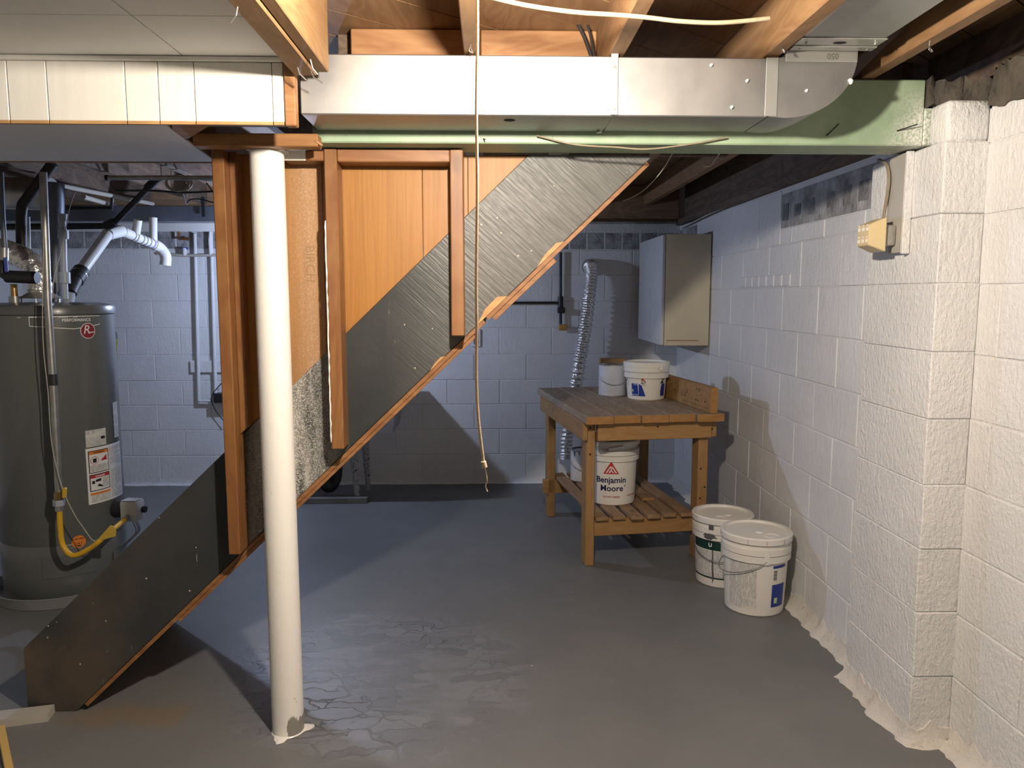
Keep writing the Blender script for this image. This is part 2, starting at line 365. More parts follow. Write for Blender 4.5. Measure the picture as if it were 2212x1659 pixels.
# ------------------------------------------------------------------ mesh helpers
def box(bm, x0, x1, y0, y1, z0, z1):
    v = [bm.verts.new((x, y, z)) for z in (z0, z1) for y in (y0, y1) for x in (x0, x1)]
    for f in ((0, 2, 3, 1), (4, 5, 7, 6), (0, 1, 5, 4), (2, 6, 7, 3), (0, 4, 6, 2), (1, 3, 7, 5)):
        bm.faces.new([v[i] for i in f])
    return v
def B(x0, x1, y0, y1, z0, z1, bev=.002, seg=1):
    bm = bmesh.new(); box(bm, min(x0, x1), max(x0, x1), min(y0, y1), max(y0, y1), min(z0, z1), max(z0, z1))
    if bev: bmesh.ops.bevel(bm, geom=bm.edges[:], offset=bev, segments=seg, affect='EDGES', profile=.5)
    return bm
def beam_between(p, q, w, h, up=(0, 0, 1), bev=.002):
    """box of section w (sideways) x h (up) from p to q"""
    p, q = Vector(p), Vector(q); d = q - p; L = d.length; d.normalize()
    s = d.cross(Vector(up)).normalized(); u = s.cross(d)
    bm = bmesh.new(); box(bm, -w / 2, w / 2, 0, L, -h / 2, h / 2)
    if bev: bmesh.ops.bevel(bm, geom=bm.edges[:], offset=bev, segments=1, affect='EDGES')
    M = Matrix(((s.x, d.x, u.x, p.x), (s.y, d.y, u.y, p.y), (s.z, d.z, u.z, p.z), (0, 0, 0, 1)))
    bmesh.ops.transform(bm, matrix=M, verts=bm.verts[:]); return bm
def prism_xz(poly, y0, y1, bev=0.):
    bm = bmesh.new()
    a = [bm.verts.new((x, y0, z)) for x, z in poly]; b = [bm.verts.new((x, y1, z)) for x, z in poly]
    n = len(poly); bm.faces.new(a); bm.faces.new(b[::-1])
    for i in range(n): bm.faces.new((a[i], b[i], b[(i + 1) % n], a[(i + 1) % n]))
    bmesh.ops.recalc_face_normals(bm, faces=bm.faces[:])
    if bev: bmesh.ops.bevel(bm, geom=[e for e in bm.edges if len(e.link_faces) == 2], offset=bev, segments=1, affect='EDGES')
    return bm
def prism_xy(poly, z0, z1):
    bm = bmesh.new()
    a = [bm.verts.new((x, y, z0)) for x, y in poly]; b = [bm.verts.new((x, y, z1)) for x, y in poly]
    n = len(poly); bm.faces.new(a); bm.faces.new(b[::-1])
    for i in range(n): bm.faces.new((a[i], b[i], b[(i + 1) % n], a[(i + 1) % n]))
    bmesh.ops.recalc_face_normals(bm, faces=bm.faces[:]); return bm
def smooth_path(pts, n=6):
    pts = [Vector(p) for p in pts]
    if len(pts) < 3: return pts
    out = []
    for i in range(len(pts) - 1):
        p0 = pts[max(i - 1, 0)]; p1 = pts[i]; p2 = pts[i + 1]; p3 = pts[min(i + 2, len(pts) - 1)]
        for k in range(n):
            t = k / n
            out.append(.5 * ((2 * p1) + (p2 - p0) * t + (2 * p0 - 5 * p1 + 4 * p2 - p3) * t * t + (3 * p1 - p0 - 3 * p2 + p3) * t ** 3))
    out.append(pts[-1]); return out
def tube(pts, r, seg=10, bm=None, rfun=None, cap=True):
    bm = bm or bmesh.new(); pts = [Vector(p) for p in pts]; rings = []
    d0 = (pts[1] - pts[0]).normalized()
    nrm = d0.cross(Vector((0, 0, 1)))
    if nrm.length < .1: nrm = d0.cross(Vector((1, 0, 0)))
    nrm.normalize()
    for i, p in enumerate(pts):
        d = (pts[min(i + 1, len(pts) - 1)] - pts[max(i - 1, 0)]).normalized()
        nrm = (nrm - d * nrm.dot(d)).normalized(); bn = d.cross(nrm)
        rr = rfun(i) if rfun else r
        rings.append([bm.verts.new(p + (nrm * math.cos(a) + bn * math.sin(a)) * rr) for a in [2 * PI * k / seg for k in range(seg)]])
    for a, b in zip(rings, rings[1:]):
        for k in range(seg): bm.faces.new((a[k], a[(k + 1) % seg], b[(k + 1) % seg], b[k]))
    if cap: bm.faces.new(rings[0][::-1]); bm.faces.new(rings[-1])
    bmesh.ops.recalc_face_normals(bm, faces=bm.faces[:]); return bm
def lathe(prof, seg=40, c=(0, 0, 0), bm=None):
    bm = bm or bmesh.new(); rings = []
    for r, z in prof:
        if r < 1e-6: rings.append([bm.verts.new((c[0], c[1], c[2] + z))])
        else: rings.append([bm.verts.new((c[0] + r * math.cos(2 * PI * k / seg), c[1] + r * math.sin(2 * PI * k / seg), c[2] + z)) for k in range(seg)])
    for a, b in zip(rings, rings[1:]):
        if len(a) == 1 and len(b) == 1: continue
        for k in range(seg):
            j = (k + 1) % seg
            if len(a) == 1: bm.faces.new((a[0], b[j], b[k]))
            elif len(b) == 1: bm.faces.new((a[k], a[j], b[0]))
            else: bm.faces.new((a[k], a[j], b[j], b[k]))
    bmesh.ops.recalc_face_normals(bm, faces=bm.faces[:]); return bm
def disc_between(p, q, r, seg=12):
    return tube([p, q], r, seg)
ORIG = {}
def obj(name, bm, m, parent=None, smooth=False, local=False, kind=None, label=None):
    """link one mesh object; bm is in world coordinates unless local"""
    if parent is not None and not local:
        o0 = ORIG.get(parent.name, Vector((0, 0, 0)))
        bmesh.ops.translate(bm, vec=-o0, verts=bm.verts[:])
    me = bpy.data.meshes.new(name); bm.to_mesh(me); bm.free()
    me.materials.append(m)
    if smooth:
        for p in me.polygons: p.use_smooth = True
        try: me.set_sharp_from_angle(angle=math.radians(smooth if smooth > 1 else 40))
        except Exception: pass
    o = bpy.data.objects.new(name, me); COL.objects.link(o)
    if parent is not None:
        o.parent = parent; ORIG[o.name] = ORIG.get(parent.name, Vector((0, 0, 0))) if not local else Vector((0, 0, 0))
    else: ORIG[o.name] = Vector((0, 0, 0))
    if kind: o['kind'] = kind
    if label: o['label'] = label
    return o
def thing(name, label, cat, loc=(0, 0, 0), rotz=0, group=None):
    o = bpy.data.objects.new(name, None); COL.objects.link(o); o.empty_display_size = .05
    o.location = loc; o.rotation_euler = (0, 0, rotz); o['label'] = label; o['category'] = cat
    if group: o['group'] = group
    ORIG[o.name] = Vector(loc); return o
def tag(o, label, cat, group=None):
    o['label'] = label; o['category'] = cat
    if group: o['group'] = group
    return o
def struct(name, bm, m, label, cat, smooth=False):
    o = obj(name, bm, m, smooth=smooth); o['kind'] = 'structure'; o['label'] = label; o['category'] = cat; return o
def textmesh(s, size, bold=0., align='CENTER', shear=0.):
    cu = bpy.data.curves.new('t', 'FONT'); cu.body = s; cu.size = size; cu.align_x = align; cu.align_y = 'CENTER'
    cu.offset = bold; cu.shear = shear; cu.resolution_u = 3
    o = bpy.data.objects.new('t', cu); COL.objects.link(o)
    dg = bpy.context.evaluated_depsgraph_get(); me = bpy.data.meshes.new_from_object(o.evaluated_get(dg))
    bm = bmesh.new(); bm.from_mesh(me); bpy.data.meshes.remove(me); bpy.data.objects.remove(o); bpy.data.curves.remove(cu)
    bmesh.ops.triangulate(bm, faces=bm.faces[:]); return bm
def flat2(polys):
    bm = bmesh.new()
    for p in polys: bm.faces.new([bm.verts.new((x, y, 0)) for x, y in p])
    return bm
def grid2(u0, u1, v0, v1, n=10):
    bm = bmesh.new(); r = []
    for i in range(n + 1):
        u = u0 + (u1 - u0) * i / n; r.append((bm.verts.new((u, v0, 0)), bm.verts.new((u, v1, 0))))
    for a, b in zip(r, r[1:]): bm.faces.new((a[0], b[0], b[1], a[1]))
    return bm
def wrap(bm, rfun, ang, z, lift=.0012):
    """2D (u right, v up) onto an upright drum about the local Z axis; ang 0 faces -Y"""
    if bm.verts and len(bm.faces) < 60:
        xs_ = [v.co.x for v in bm.verts]
        if max(e.calc_length() for e in bm.edges) > .008 and not all(len(f.verts) == 4 for f in bm.faces) or (len(bm.faces) <= 6 and max(xs_) - min(xs_) > .01):
            bmesh.ops.triangulate(bm, faces=bm.faces[:])
            bmesh.ops.subdivide_edges(bm, edges=bm.edges[:], cuts=3, use_grid_fill=True)
    for v in bm.verts:
        zz = z + v.co.y; r = rfun(zz) + lift; a = ang + v.co.x / r
        v.co = (r * math.sin(a), -r * math.cos(a), zz)
    bmesh.ops.recalc_face_normals(bm, faces=bm.faces[:]); return bm
def onto(bm, M):
    bmesh.ops.transform(bm, matrix=M, verts=bm.verts[:]); return bm
FRONT = lambda x, y, z: Matrix(((1, 0, 0, x), (0, 0, -1, y), (0, 1, 0, z), (0, 0, 0, 1)))      # 2D onto a plane that faces -Y

# ------------------------------------------------------------------ the room
RX, PX, NX, RY = 1.40, 1.33, 1.46, 5.73         # right wall, pier, near wall, rear wall
floor_bm = bmesh.new(); box(floor_bm, -3.6, 1.8, -2.6, 6.0, -.12, 0)
floor = struct('floor', floor_bm, M_floor, 'grey painted concrete floor with flaking paint around the post', 'floor')

_bc = {}
def block_mesh(name, w, h, d, m, c=.0028):
    k = (name, round(w, 3), round(h, 3), round(d, 3), m.name)
    if k in _bc: return _bc[k]
    bm = bmesh.new()
    def ring(i, y): return [bm.verts.new((x, y, z)) for x, z in ((-w / 2 + i, -h / 2 + i), (w / 2 - i, -h / 2 + i), (w / 2 - i, h / 2 - i), (-w / 2 + i, h / 2 - i))]
    R = [ring(0, d), ring(0, -.0005), ring(c * .35, -c * .65), ring(c * 1.3, -c)]
    for a, b in zip(R, R[1:]):
        for i in range(4): bm.faces.new((a[i], b[i], b[(i + 1) % 4], a[(i + 1) % 4]))
    bm.faces.new(R[-1][::-1]); bmesh.ops.recalc_face_normals(bm, faces=bm.faces[:])
    me = bpy.data.meshes.new(name); bm.to_mesh(me); bm.free(); me.materials.append(m)
    for p in me.polygons: p.use_smooth = True
    me.set_sharp_from_angle(angle=math.radians(20))
    _bc[k] = me; return me
def place_block(parent, me, loc, rz, name='block'):
    o = bpy.data.objects.new(name, me); COL.objects.link(o); o.parent = parent; o.location = loc
    o.rotation_euler = (random.uniform(-.004, .004), 0, rz + random.uniform(-.003, .003)); return o
def course(parent, along, plane, a0, a1, z0, z1, w, off, m=M_wall, gap=.0045, name='block', skip=None, d=.004):
    """one course of blocks on a wall face; along 'x' faces -Y, along 'y' faces -X"""
    e = a0 + off
    cuts = [a0]
    while e < a1 - .02:
        if e > a0 + .02: cuts.append(e)
        e += w
    cuts.append(a1)
    for s, t in zip(cuts, cuts[1:]):
        if t - s < .03: continue
        if skip and skip((s + t) / 2, (z0 + z1) / 2): continue
        me = block_mesh(name, t - s - gap, z1 - z0 - gap, d, m)
        c = (s + t) / 2; zc = (z0 + z1) / 2; jit = random.uniform(-.0015, .0015)
        if along == 'x': place_block(parent, me, (c, plane + jit, zc), 0, name)
        else: place_block(parent, me, (plane + jit, c, zc), -PI / 2, name)

# rear wall
wr = bmesh.new(); box(wr, -3.5, 1.7, RY + .0003, RY + .2, 0, 2.24)
wall_rear = struct('wall_rear', wr, M_mortar, 'white painted concrete block wall behind the stairs', 'wall')
zr = [0.02, .224, .417, .605, .789, .981, 1.179, 1.375, 1.57, 1.75]
for i, (z0, z1) in enumerate(zip(zr, zr[1:])):
    course(wall_rear, 'x', RY, -3.45, RX + .04, z0, z1, .392, [.21, .40][i % 2] - .02)
course(wall_rear, 'x', RY - .0005, -3.45, RX + .04, 1.75, 1.88, .13, .13, M_rawwall, .012, 'brick', d=.02)
# right wall beyond the pier
wb = bmesh.new(); box(wb, RX + .0003, RX + .2, 2.66, RY, 0, 1.93)
wall_right = struct('wall_right', wb, M_mortar, 'white painted concrete block wall beyond the pier', 'wall')
zs = [0.018, .222, .433, .637, .84, 1.045, 1.25, 1.455, 1.66, 1.92]
for i, (z0, z1) in enumerate(zip(zs, zs[1:])):
    if i < 8: course(wall_right, 'y', RX, 2.68, RY, z0, z1, .40, [.18, .38][i % 2])
course(wall_right, 'y', RX, 3.73, 5.25, 1.66, 1.92, .40, .3)
course(wall_right, 'y', RX - .0005, 5.25, RY, 1.66, 1.90, .16, .1, M_rawwall, .012)
# the band of cut block with open cores, left unpainted below the sill
course(wall_right, 'y', RX, 2.68, 3.73, 1.66, 1.735, .35, .2, M_wall)
course(wall_right, 'y', RX - .0005, 2.68, 3.73, 1.735, 1.90, 1.05, 1.05, M_rawwall)
for k in range(6):
    yy = 2.86 + k * .145 + (.05 if k > 2 else 0)
    b_ = B(RX - .0045, RX + .02, yy, yy + random.uniform(.06, .08), 1.775 + random.uniform(-.006, .006), 1.84 + random.uniform(-.01, .01), .0005); obj('core_hole', b_, M_core, wall_right)
# thin patching course of brick
for k in range(7):
    yy = 3.62 + k * .105; me = block_mesh('brick', .098, .055, .004, M_wall, .004); place_block(wall_right, me, (RX - .004, yy, 1.49), -PI / 2, 'brick')
# near wall
wn_ = bmesh.new(); box(wn_, NX + .0003, NX + .2, -2.5, 2.7, 0, 1.96)
wall_near = struct('wall_near', wn_, M_mortar, 'white painted concrete block wall on the near side of the pier', 'wall')
zn = [0.018, .222, .426, .636, .838, 1.045, 1.24, 1.45, 1.655, 1.86, 1.97]
for i, (z0, z1) in enumerate(zip(zn, zn[1:])):
    course(wall_near, 'y', NX, .6, 2.275, z0, z1, .40, [.37, .17][i % 2], M_stucco)
# pier carrying the beam
pb = bmesh.new(); box(pb, PX + .004, NX + .01, 2.278, 2.698, 0, 1.868)
wall_pier = struct('wall_pier', pb, M_stucco, 'white painted block pier that carries the green beam', 'pier')
for i, (z0, z1) in enumerate(zip(zs[:-1], zs[1:])):
    zt = min(z1, 1.866)
    if z0 >= zt - .02: continue
    bm = B(PX - .002 + random.uniform(-.002, .002), NX, 2.272 + random.uniform(-.003, .003), 2.702, z0 + .0006, zt - .0006, .003, 1)
    obj('block', bm, M_stucco, wall_pier)
bm = B(PX + .002, NX, 2.276, 2.372, 1.866, 1.985, .012, 2); obj('block', bm, M_stucco, wall_pier, smooth=50)
# unpainted mortar packed around the beam end and along the top of the near wall
def rough_bar(pts, w, h, seed, n=40, amp=.012):
    rnd = random.Random(seed); bm = bmesh.new(); rows = []
    P = smooth_path(pts, max(2, n // max(1, len(pts) - 1)))
    for i, p in enumerate(P):
        d = (P[min(i + 1, len(P) - 1)] - P[max(i - 1, 0)]); d.z = 0; d.normalize(); s = Vector((-d.y, d.x, 0))
        sec = [(-w / 2, 0), (-w / 2, h * .5), (-w / 2, h), (w / 2, h), (w / 2, 0)]
        rows.append([bm.verts.new(p + s * (a + rnd.uniform(-amp, amp)) + Vector((0, 0, b + rnd.uniform(-amp, amp)))) for a, b in sec])
    for a, b in zip(rows, rows[1:]):
        for k in range(5): bm.faces.new((a[k], a[(k + 1) % 5], b[(k + 1) % 5], b[k]))
    bm.faces.new(rows[0]); bm.faces.new(rows[-1][::-1])
    bmesh.ops.recalc_face_normals(bm, faces=bm.faces[:]); return bm
bm = rough_bar([(NX + .06, .6, 1.945), (NX + .06, 1.7, 1.95), (NX + .06, 2.26, 1.955)], .15, .11, 3)
obj('mortar_bed', bm, M_raw, wall_near, smooth=60)
bm = rough_bar([(1.325, 2.40, 1.99), (1.42, 2.38, 1.985), (1.52, 2.36, 1.99)], .09, .075, 4, 16, .010)
obj('mortar_bed', bm, M_raw, wall_near, smooth=60)
# cove of mortar and paint slopped along the foot of the right hand walls
def cove(name, pts, w, h, seed, m, label):
    rnd = random.Random(seed); bm = bmesh.new(); rows = []
    pts = [Vector((*p, 0)) for p in pts]; P = []
    for a, b in zip(pts, pts[1:]):
        n = max(2, int((b - a).length / .02))
        P += [a.lerp(b, i / n) for i in range(n)]
    P.append(pts[-1]); wob = 0
    for i, p in enumerate(P):
        d = (P[min(i + 1, len(P) - 1)] - P[max(i - 1, 0)]).normalized(); s = Vector((d.y, -d.x, 0))   # room side
        wob = wob * .8 + rnd.uniform(-.4, .4) * w
        ww = max(.012, w + wob * .45 + rnd.uniform(-.1, .1) * w); hh = h * (1 + rnd.uniform(-.3, .3))
        sec = [(-.02, hh), (.006, hh), (ww * .3, hh * .42), (ww * .75, .006 + rnd.uniform(0, .006)), (ww, .0005), (-.02, .0005)]
        rows.append([bm.verts.new(p + s * a + Vector((0, 0, b))) for a, b in sec])
    for a, b in zip(rows, rows[1:]):
        for k in range(5): bm.faces.new((a[k], a[k + 1], b[k + 1], b[k]))
    bm.faces.new(rows[0]); bm.faces.new(rows[-1][::-1])
    bmesh.ops.recalc_face_normals(bm, faces=bm.faces[:])
    o = struct(name, bm, m, label, 'baseboard', smooth=50); return o
def b_cove(nt, b, g):
    P = g.outputs['Position']
    n = ramp(nt, noise(nt, P, 30, 5, .7), .55, .72)
    nt.links.new(mixc(nt, mth(nt, 'MULTIPLY', n, .6), (.76, .73, .67), (.40, .34, .25)), b.inputs['Base Color'])
    bumpto(nt, b, noise(nt, P, 90, 5, .7), .8, .01)
M_cove = mat('lumpy_cream_cove', (.75, .72, .66), .6, build=b_cove)
cove('baseboard_right', [(RX, RY), (RX, 4.2), (RX, 3.3), (RX, 2.70)], .05, .05, 11, M_cove, 'lumpy cream paint cove along the foot of the far right wall')
cove('baseboard_pier', [(PX, 2.70), (PX, 2.27), (NX, 2.27), (NX, 1.9), (NX, 1.0)], .05, .06, 12, M_cove, 'lumpy cream paint cove around the foot of the pier')
cove('baseboard_rear', [(-3.4, RY), (-1.0, RY), (RX, RY)], .03, .035, 13, M_wall, 'white paint lip along the foot of the rear wall')
# walls outside the picture
bm = bmesh.new(); box(bm, -3.6, -3.4, -2.6, 6.0, 0, 2.24); struct('wall_left', bm, M_drywall, 'plain white wall on the far side of the utility corner', 'wall')
bm = bmesh.new(); box(bm, -3.6, 1.8, -2.6, -2.4, 0, 2.24); struct('wall_front', bm, M_drywall, 'plain white wall behind the viewer', 'wall')

# ceiling: diagonal subfloor boards over the joists, white boards at the left
ZJ, ZS = 2.07, 2.215
bm = bmesh.new(); box(bm, -3.6, 1.8, -2.6, 6.0, ZS + .02, ZS + .10)
ceiling = struct('ceiling', bm, M_sub, 'underside of the floor above, diagonal boards and white panels', 'ceiling')
def clip(poly, x0, x1, y0, y1):
    def cut(pl, f, g):
        out = []
        for i in range(len(pl)):
            a, b = pl[i], pl[(i + 1) % len(pl)]
            if f(a): out.append(a)
            if f(a) != f(b): out.append(g(a, b))
        return out
    def gx(v): return lambda a, b: (v, a[1] + (b[1] - a[1]) * (v - a[0]) / (b[0] - a[0]))
    def gy(v): return lambda a, b: (a[0] + (b[0] - a[0]) * (v - a[1]) / (b[1] - a[1]), v)
    for f, g in ((lambda p: p[0] >= x0, gx(x0)), (lambda p: p[0] <= x1, gx(x1)), (lambda p: p[1] >= y0, gy(y0)), (lambda p: p[1] <= y1, gy(y1))):
        if poly: poly = cut(poly, f, g)
    return poly
dv = Vector((.77, .64)).normalized(); nv = Vector((-dv.y, dv.x)); wbd = .185
for k in range(-8, 34):
    c = nv * (k * wbd); g = .0025
    a = c + nv * g; b = c + nv * (wbd - g)
    poly = [tuple(a - dv * 9), tuple(a + dv * 9), tuple(b + dv * 9), tuple(b - dv * 9)]
    poly = clip(poly, -.95, 1.75, .2, 5.95)
    if len(poly) > 2: obj('plank', prism_xy(poly, ZS + random.uniform(-.001, .001), ZS + .02), M_sub, ceiling)
# white ceiling boards, butted with open seams
seams = [-3.39, -2.1, -1.36, -.80, -.513]
for a, b in zip(seams, seams[1:]):
    for y0, y1 in ((-2.38, -.7), (-.7, 1.82), (1.82, 2.135)):
        obj('panel', B(a + .0015, b - .0015, y0 + .001, y1 - .001, 2.04, 2.052, .001), M_ceil, ceiling)

# ------------------------------------------------------------------ joists, beam, blocking
for x0, x1, l in ((-.070, -.028, 'floor joist right behind the pull cord, crossing above the duct'), (.325, .368, 'floor joist above the riveted strap of the duct'), (.750, .795, 'floor joist ending the sagging cream cable, beside the duct elbow'), (1.120, 1.163, 'floor joist between the branch duct and the near block wall')):
    j = obj('floor_joist', B(x0, x1, -2.38, 5.69, ZJ, ZS - .0015, .003), M_joist); tag(j, l, 'joist', 'joists above the duct')
t = thing('trimmer_joist', 'thick doubled joist with a sawn end and bent nails, stopping short of the duct', 'joist', (-.465, 2.1, 1.99))
obj('board', B(-.511, -.452, -2.38, 2.105, 1.990, ZS - .0015, .003), M_joistA, t)
obj('board', B(-.4505, -.418, -2.38, 2.095, 1.996, ZS - .0015, .003), M_joistA, t)
for x, y, dx in ((-.485, 2.03, .02), (-.46, 2.06, .03), (-.50, 1.62, -.02), (-.44, 1.98, .015)):
    obj('nail', tube([(x, y, 1.995), (x + dx * .3, y + .004, 1.975), (x + dx, y + .01, 1.962)], .0018, 6), M_screw, t)
j = obj('floor_joist', B(-.465, -.42, 2.47, 5.69, ZJ, ZS - .0015, .003), M_olddark); tag(j, 'floor joist above the stair paneling', 'joist')
for x in (-.87, -1.27, -1.67, -2.07, -2.47, -2.87, -3.25):
    j = obj('floor_joist', B(x, x + .042, 2.75, 5.69, ZJ, ZS - .0015, .003), M_olddark)
    tag(j, 'dark floor joist over the pipes of the utility corner', 'joist', 'joists over the utility corner')
for x0, x1, l in ((-.4165, -.0715, 'knotty orange blocking board between the sawn joist and the next joist'), (-.0265, .3235, 'orange blocking board pierced by a black cable')):
    o = obj('blocking_board', B(x0, x1, 2.42, 2.46, ZJ + .003, ZS - .002, .003), M_block); tag(o, l, 'board')
for x0, x1 in ((.3695, .7485), (.7965, 1.1185)):
    o = obj('blocking_board', B(x0, x1, 3.7, 3.74, ZJ + .003, ZS - .002, .003), M_olddark); tag(o, 'dark blocking board between joists behind the beam', 'board', 'blocking behind the beam')
o = obj('rim_board', B(-3.38, 1.38, 5.695, 5.725, 1.95, ZS, .003), M_olddarkx); tag(o, 'brown rim board on top of the rear wall', 'board')
o = obj('sill_plate', B(1.36, 1.46, 2.72, 5.69, 1.925, 1.965, .003), M_olddark); tag(o, 'dark sill plate lying on the far right wall', 'board')
o = obj('rim_board', B(1.42, 1.46, 2.72, 5.69, 1.966, ZS, .003), M_olddark); tag(o, 'dark rim board above the far right wall', 'board')
o = obj('rim_board', B(1.5, 1.54, -2.3, 2.7, 2.06, ZS, .003), M_olddark); tag(o, 'dark rim board above the near right wall', 'board')

t = thing('support_beam', 'pale green painted beam resting on the post and pier', 'beam', (.4, 2.45, 1.872))
obj('beam_body', B(-.53, 1.318, 2.375, 2.53, 1.872, 2.066, .004), M_green, t)
bm = B(1.3185, 1.41, 2.376, 2.53, 1.873, 1.985, .003); obj('beam_end', bm, M_green, t)
for x, z, dx, dz in ((1.02, 1.90, .025, .03), (1.235, 1.915, .05, .015), (-.02, 1.885, .006, -.006)):
    obj('nail', tube([(x, 2.374, z), (x + dx, 2.35, z + dz)], .002, 6), M_iron, t)
t = thing('bolster_block', 'orange wooden block wedged on top of the cream post', 'block', (-.68, 2.35, 1.849))
obj('timber', B(-.86, -.500, 2.315, 2.371, 1.849, 1.886, .003), M_post_block, t)
obj('chip', beam_between((-.508, 2.318, 1.866), (-.488, 2.322, 1.852), .012, .008), M_post_block, t)

# post
t = thing('support_post', 'cream painted round steel post standing before the stairs', 'post', (-.672, 2.40, 0))
pp = (-.672, 2.400, 0)
bm = tube([(pp[0] + .004, pp[1], 0.001), (pp[0] + .002, pp[1], .9), (pp[0], pp[1] + .0, 1.8485)], .0505, 40); obj('column', bm, M_post, t, smooth=60)
obj('cap_plate', B(pp[0] - .055, pp[0] + .055, pp[1] - .027, pp[1] + .05, 1.8488, 1.8718, .002), M_post, t)
rnd = random.Random(5)
pl = []
for k in range(46):
    a = 2 * PI * k / 46; r = .054 + .030 * max(0, .55 * math.sin(3 * a + 1.1) + .5 * math.sin(5 * a + .3) * math.sin(a + .4) + rnd.uniform(-.12, .22)); pl.append((pp[0] + .004 + r * math.cos(a), pp[1] + r * math.sin(a)))
bm = bmesh.new(); i_ = [bm.verts.new((pp[0] + .004 + .049 * math.cos(2 * PI * k / 46), pp[1] + .049 * math.sin(2 * PI * k / 46), .006)) for k in range(46)]
o_ = [bm.verts.new((x, y, .0012)) for x, y in pl]
for k in range(46): bm.faces.new((i_[k], i_[(k + 1) % 46], o_[(k + 1) % 46], o_[k]))
obj('paint_drip_ring', bm, M_lid, t)

# ------------------------------------------------------------------ stairs
SL = .957; Y0, Y1 = 2.535, 3.28
FX = -1.425
def low(x): return max(0., (x - FX) * SL)                       # lower edge of the stringer
up_off = .385
def top(x): return (x - FX) * SL + up_off
st = thing('staircase', 'dark grey painted basement staircase with one closed side', 'staircase', (FX, 2.95, 0))
ZT = 1.868
XT0 = FX + (ZT - up_off) / SL; XT1 = FX + ZT / SL
xl = FX - .165
sect = [(FX, 0.0), (XT1, ZT), (XT0, ZT), (xl, top(xl)), (xl, 0.0)]
for y in (Y0, Y1 - .04):
    obj('stringer', prism_xz(sect, y, y + .04, .002), M_stringer, st)
# closing board below, and its split edge strip
nx, nz = SL / math.hypot(1, SL), -1 / math.hypot(1, SL)
def lowp(s, off): x = FX + s; return (x + nx * off, s * SL + nz * off)
def strip(s0, s1, o0, o1, y0, y1, m, name, bev=.001):
    a, b = lowp(s0, o0), lowp(s1, o0); c, d = lowp(s1, o1), lowp(s0, o1)
    return obj(name, prism_xz([a, b, c, d], y0, y1, bev), m, st)
sm = 1.40
strip(.03, sm, .0008, .014, Y0 - .004, Y1, M_trimwood, 'soffit_board')
strip(sm + .01, 1.93, .0008, .014, Y0 - .006, Y1, M_trimwood, 'soffit_board')
strip(.35, 1.36, .0148, .026, Y0 - .002, Y0 + .05, M_trimwood, 'edge_strip')
strip(1.42, 1.62, .0148, .030, Y0 - .004, Y0 + .06, M_trimwood, 'edge_strip')
# torn plywood splinters along the edge
for s, w, h in ((1.43, .10, .022), (1.62, .09, .014), (1.25, .05, .008)):
    a = lowp(s - w / 2, .0); b = lowp(s + w / 2, .0); c = lowp(s + w * .32, -h); d = lowp(s - w * .1, -h * .9)
    obj('torn_edge', prism_xz([a, b, c, d], Y0 - .0035, Y0 - .0008), M_rawedge, st)
# treads and risers between the stringers
nst = 10; rise = 2.0 / (nst + .0); run = rise / SL
for k in range(9):
    z = (k + 1) * rise * .96; x = FX - .10 + k * run
    if z > 1.84: break
    obj('tread', B(x - .03, x + run + .01, Y0 + .042, Y1 - .042, z - .03, z, .003), M_pink, st)
    obj('riser', B(x - .002, x + .014, Y0 + .042, Y1 - .042, max(.002, z - .03 - rise * .96 + .03), z - .0305, .001), M_pink, st)

# ------------------------------------------------------------------ partition beside the stairs
pt = thing('stair_partition', 'unpainted stud partition with orange plywood closing the stair', 'partition', (-.4, 2.5, 1.2))
def panel(x0, x1, z1=1.866):
    lo = lambda x: top(x) + .0005
    poly = [(x0, lo(x0)), (min(x1, XT0), lo(min(x1, XT0)))]
    if x1 <= XT0: poly += [(x1, z1)]
    poly += [(x0, z1)]
    return obj('plywood_sheet', prism_xz(poly, Y0 + .006, Y0 + .020, .0008), M_ply, pt)
panel(-.842, -.539); panel(-.5375, -.2185); panel(-.217, -.072); panel(-.0705, XT0 - .002)
def stud(px0, px1, ybot, yf=2.447, zt=1.868, m=M_stud):
    a = at(px0, 700, Y=yf).x; b = at(px1, 700, Y=yf).x; zb = at(px0, ybot, Y=yf).z
    return obj('stud', B(a, b, yf, Y0 - .001, zb, zt, .003), m, pt), a, b, zb
s1, a1, b1, z1 = stud(472, 498, 1199)
s2, a2, b2, z2 = stud(709, 736, 971)
s3, a3, b3, z3 = stud(975, 1003, 726)
obj('stud', prism_xz([(b1 + .0, top(b1) + .002), (b1 + .026, top(b1 + .026) + .002), (b1 + .026, 1.866), (b1, 1.866)], 2.495, Y0 + .003, .002), M_stud, pt)
obj('top_plate', B(b2 + .0005, a3 - .0005, 2.452, Y0 - .001, 1.829, 1.868, .003), M_studx, pt)
obj('top_plate', B(at(612, 340, Y=2.45).x, a2 - .0005, 2.452, Y0 - .001, 1.832, 1.862, .003), M_studx, pt)
obj('painted_stub', B(at(611, 340, Y=2.45).x - .004, at(660, 340, Y=2.45).x, 2.449, 2.4515, 1.832, 1.862, 0), M_panel, pt)
# bead of cream paint down the edge of the middle stud
rnd = random.Random(9)
pts = [(a2 - .0005 + rnd.uniform(-.0008, .0008), 2.4465, z) for z in [.95 + i * .02 for i in range(36)]]
obj('paint_bead', tube(pts, .002, 6, rfun=lambda i: .0012 + .0018 * abs(math.sin(i * 1.7))), M_lid, pt)
# faint mill stamp, read sideways
bm = textmesh('BIRCH', .042, 0); onto(bm, Matrix.Rotation(-PI / 2, 4, 'Z')); onto(bm, FRONT(-.585, Y0 + .0052, 1.52))
M_stamp = mat('faint_stamp_ink', (.31, .19, .095), .6)
obj('mill_stamp', bm, M_stamp, pt)

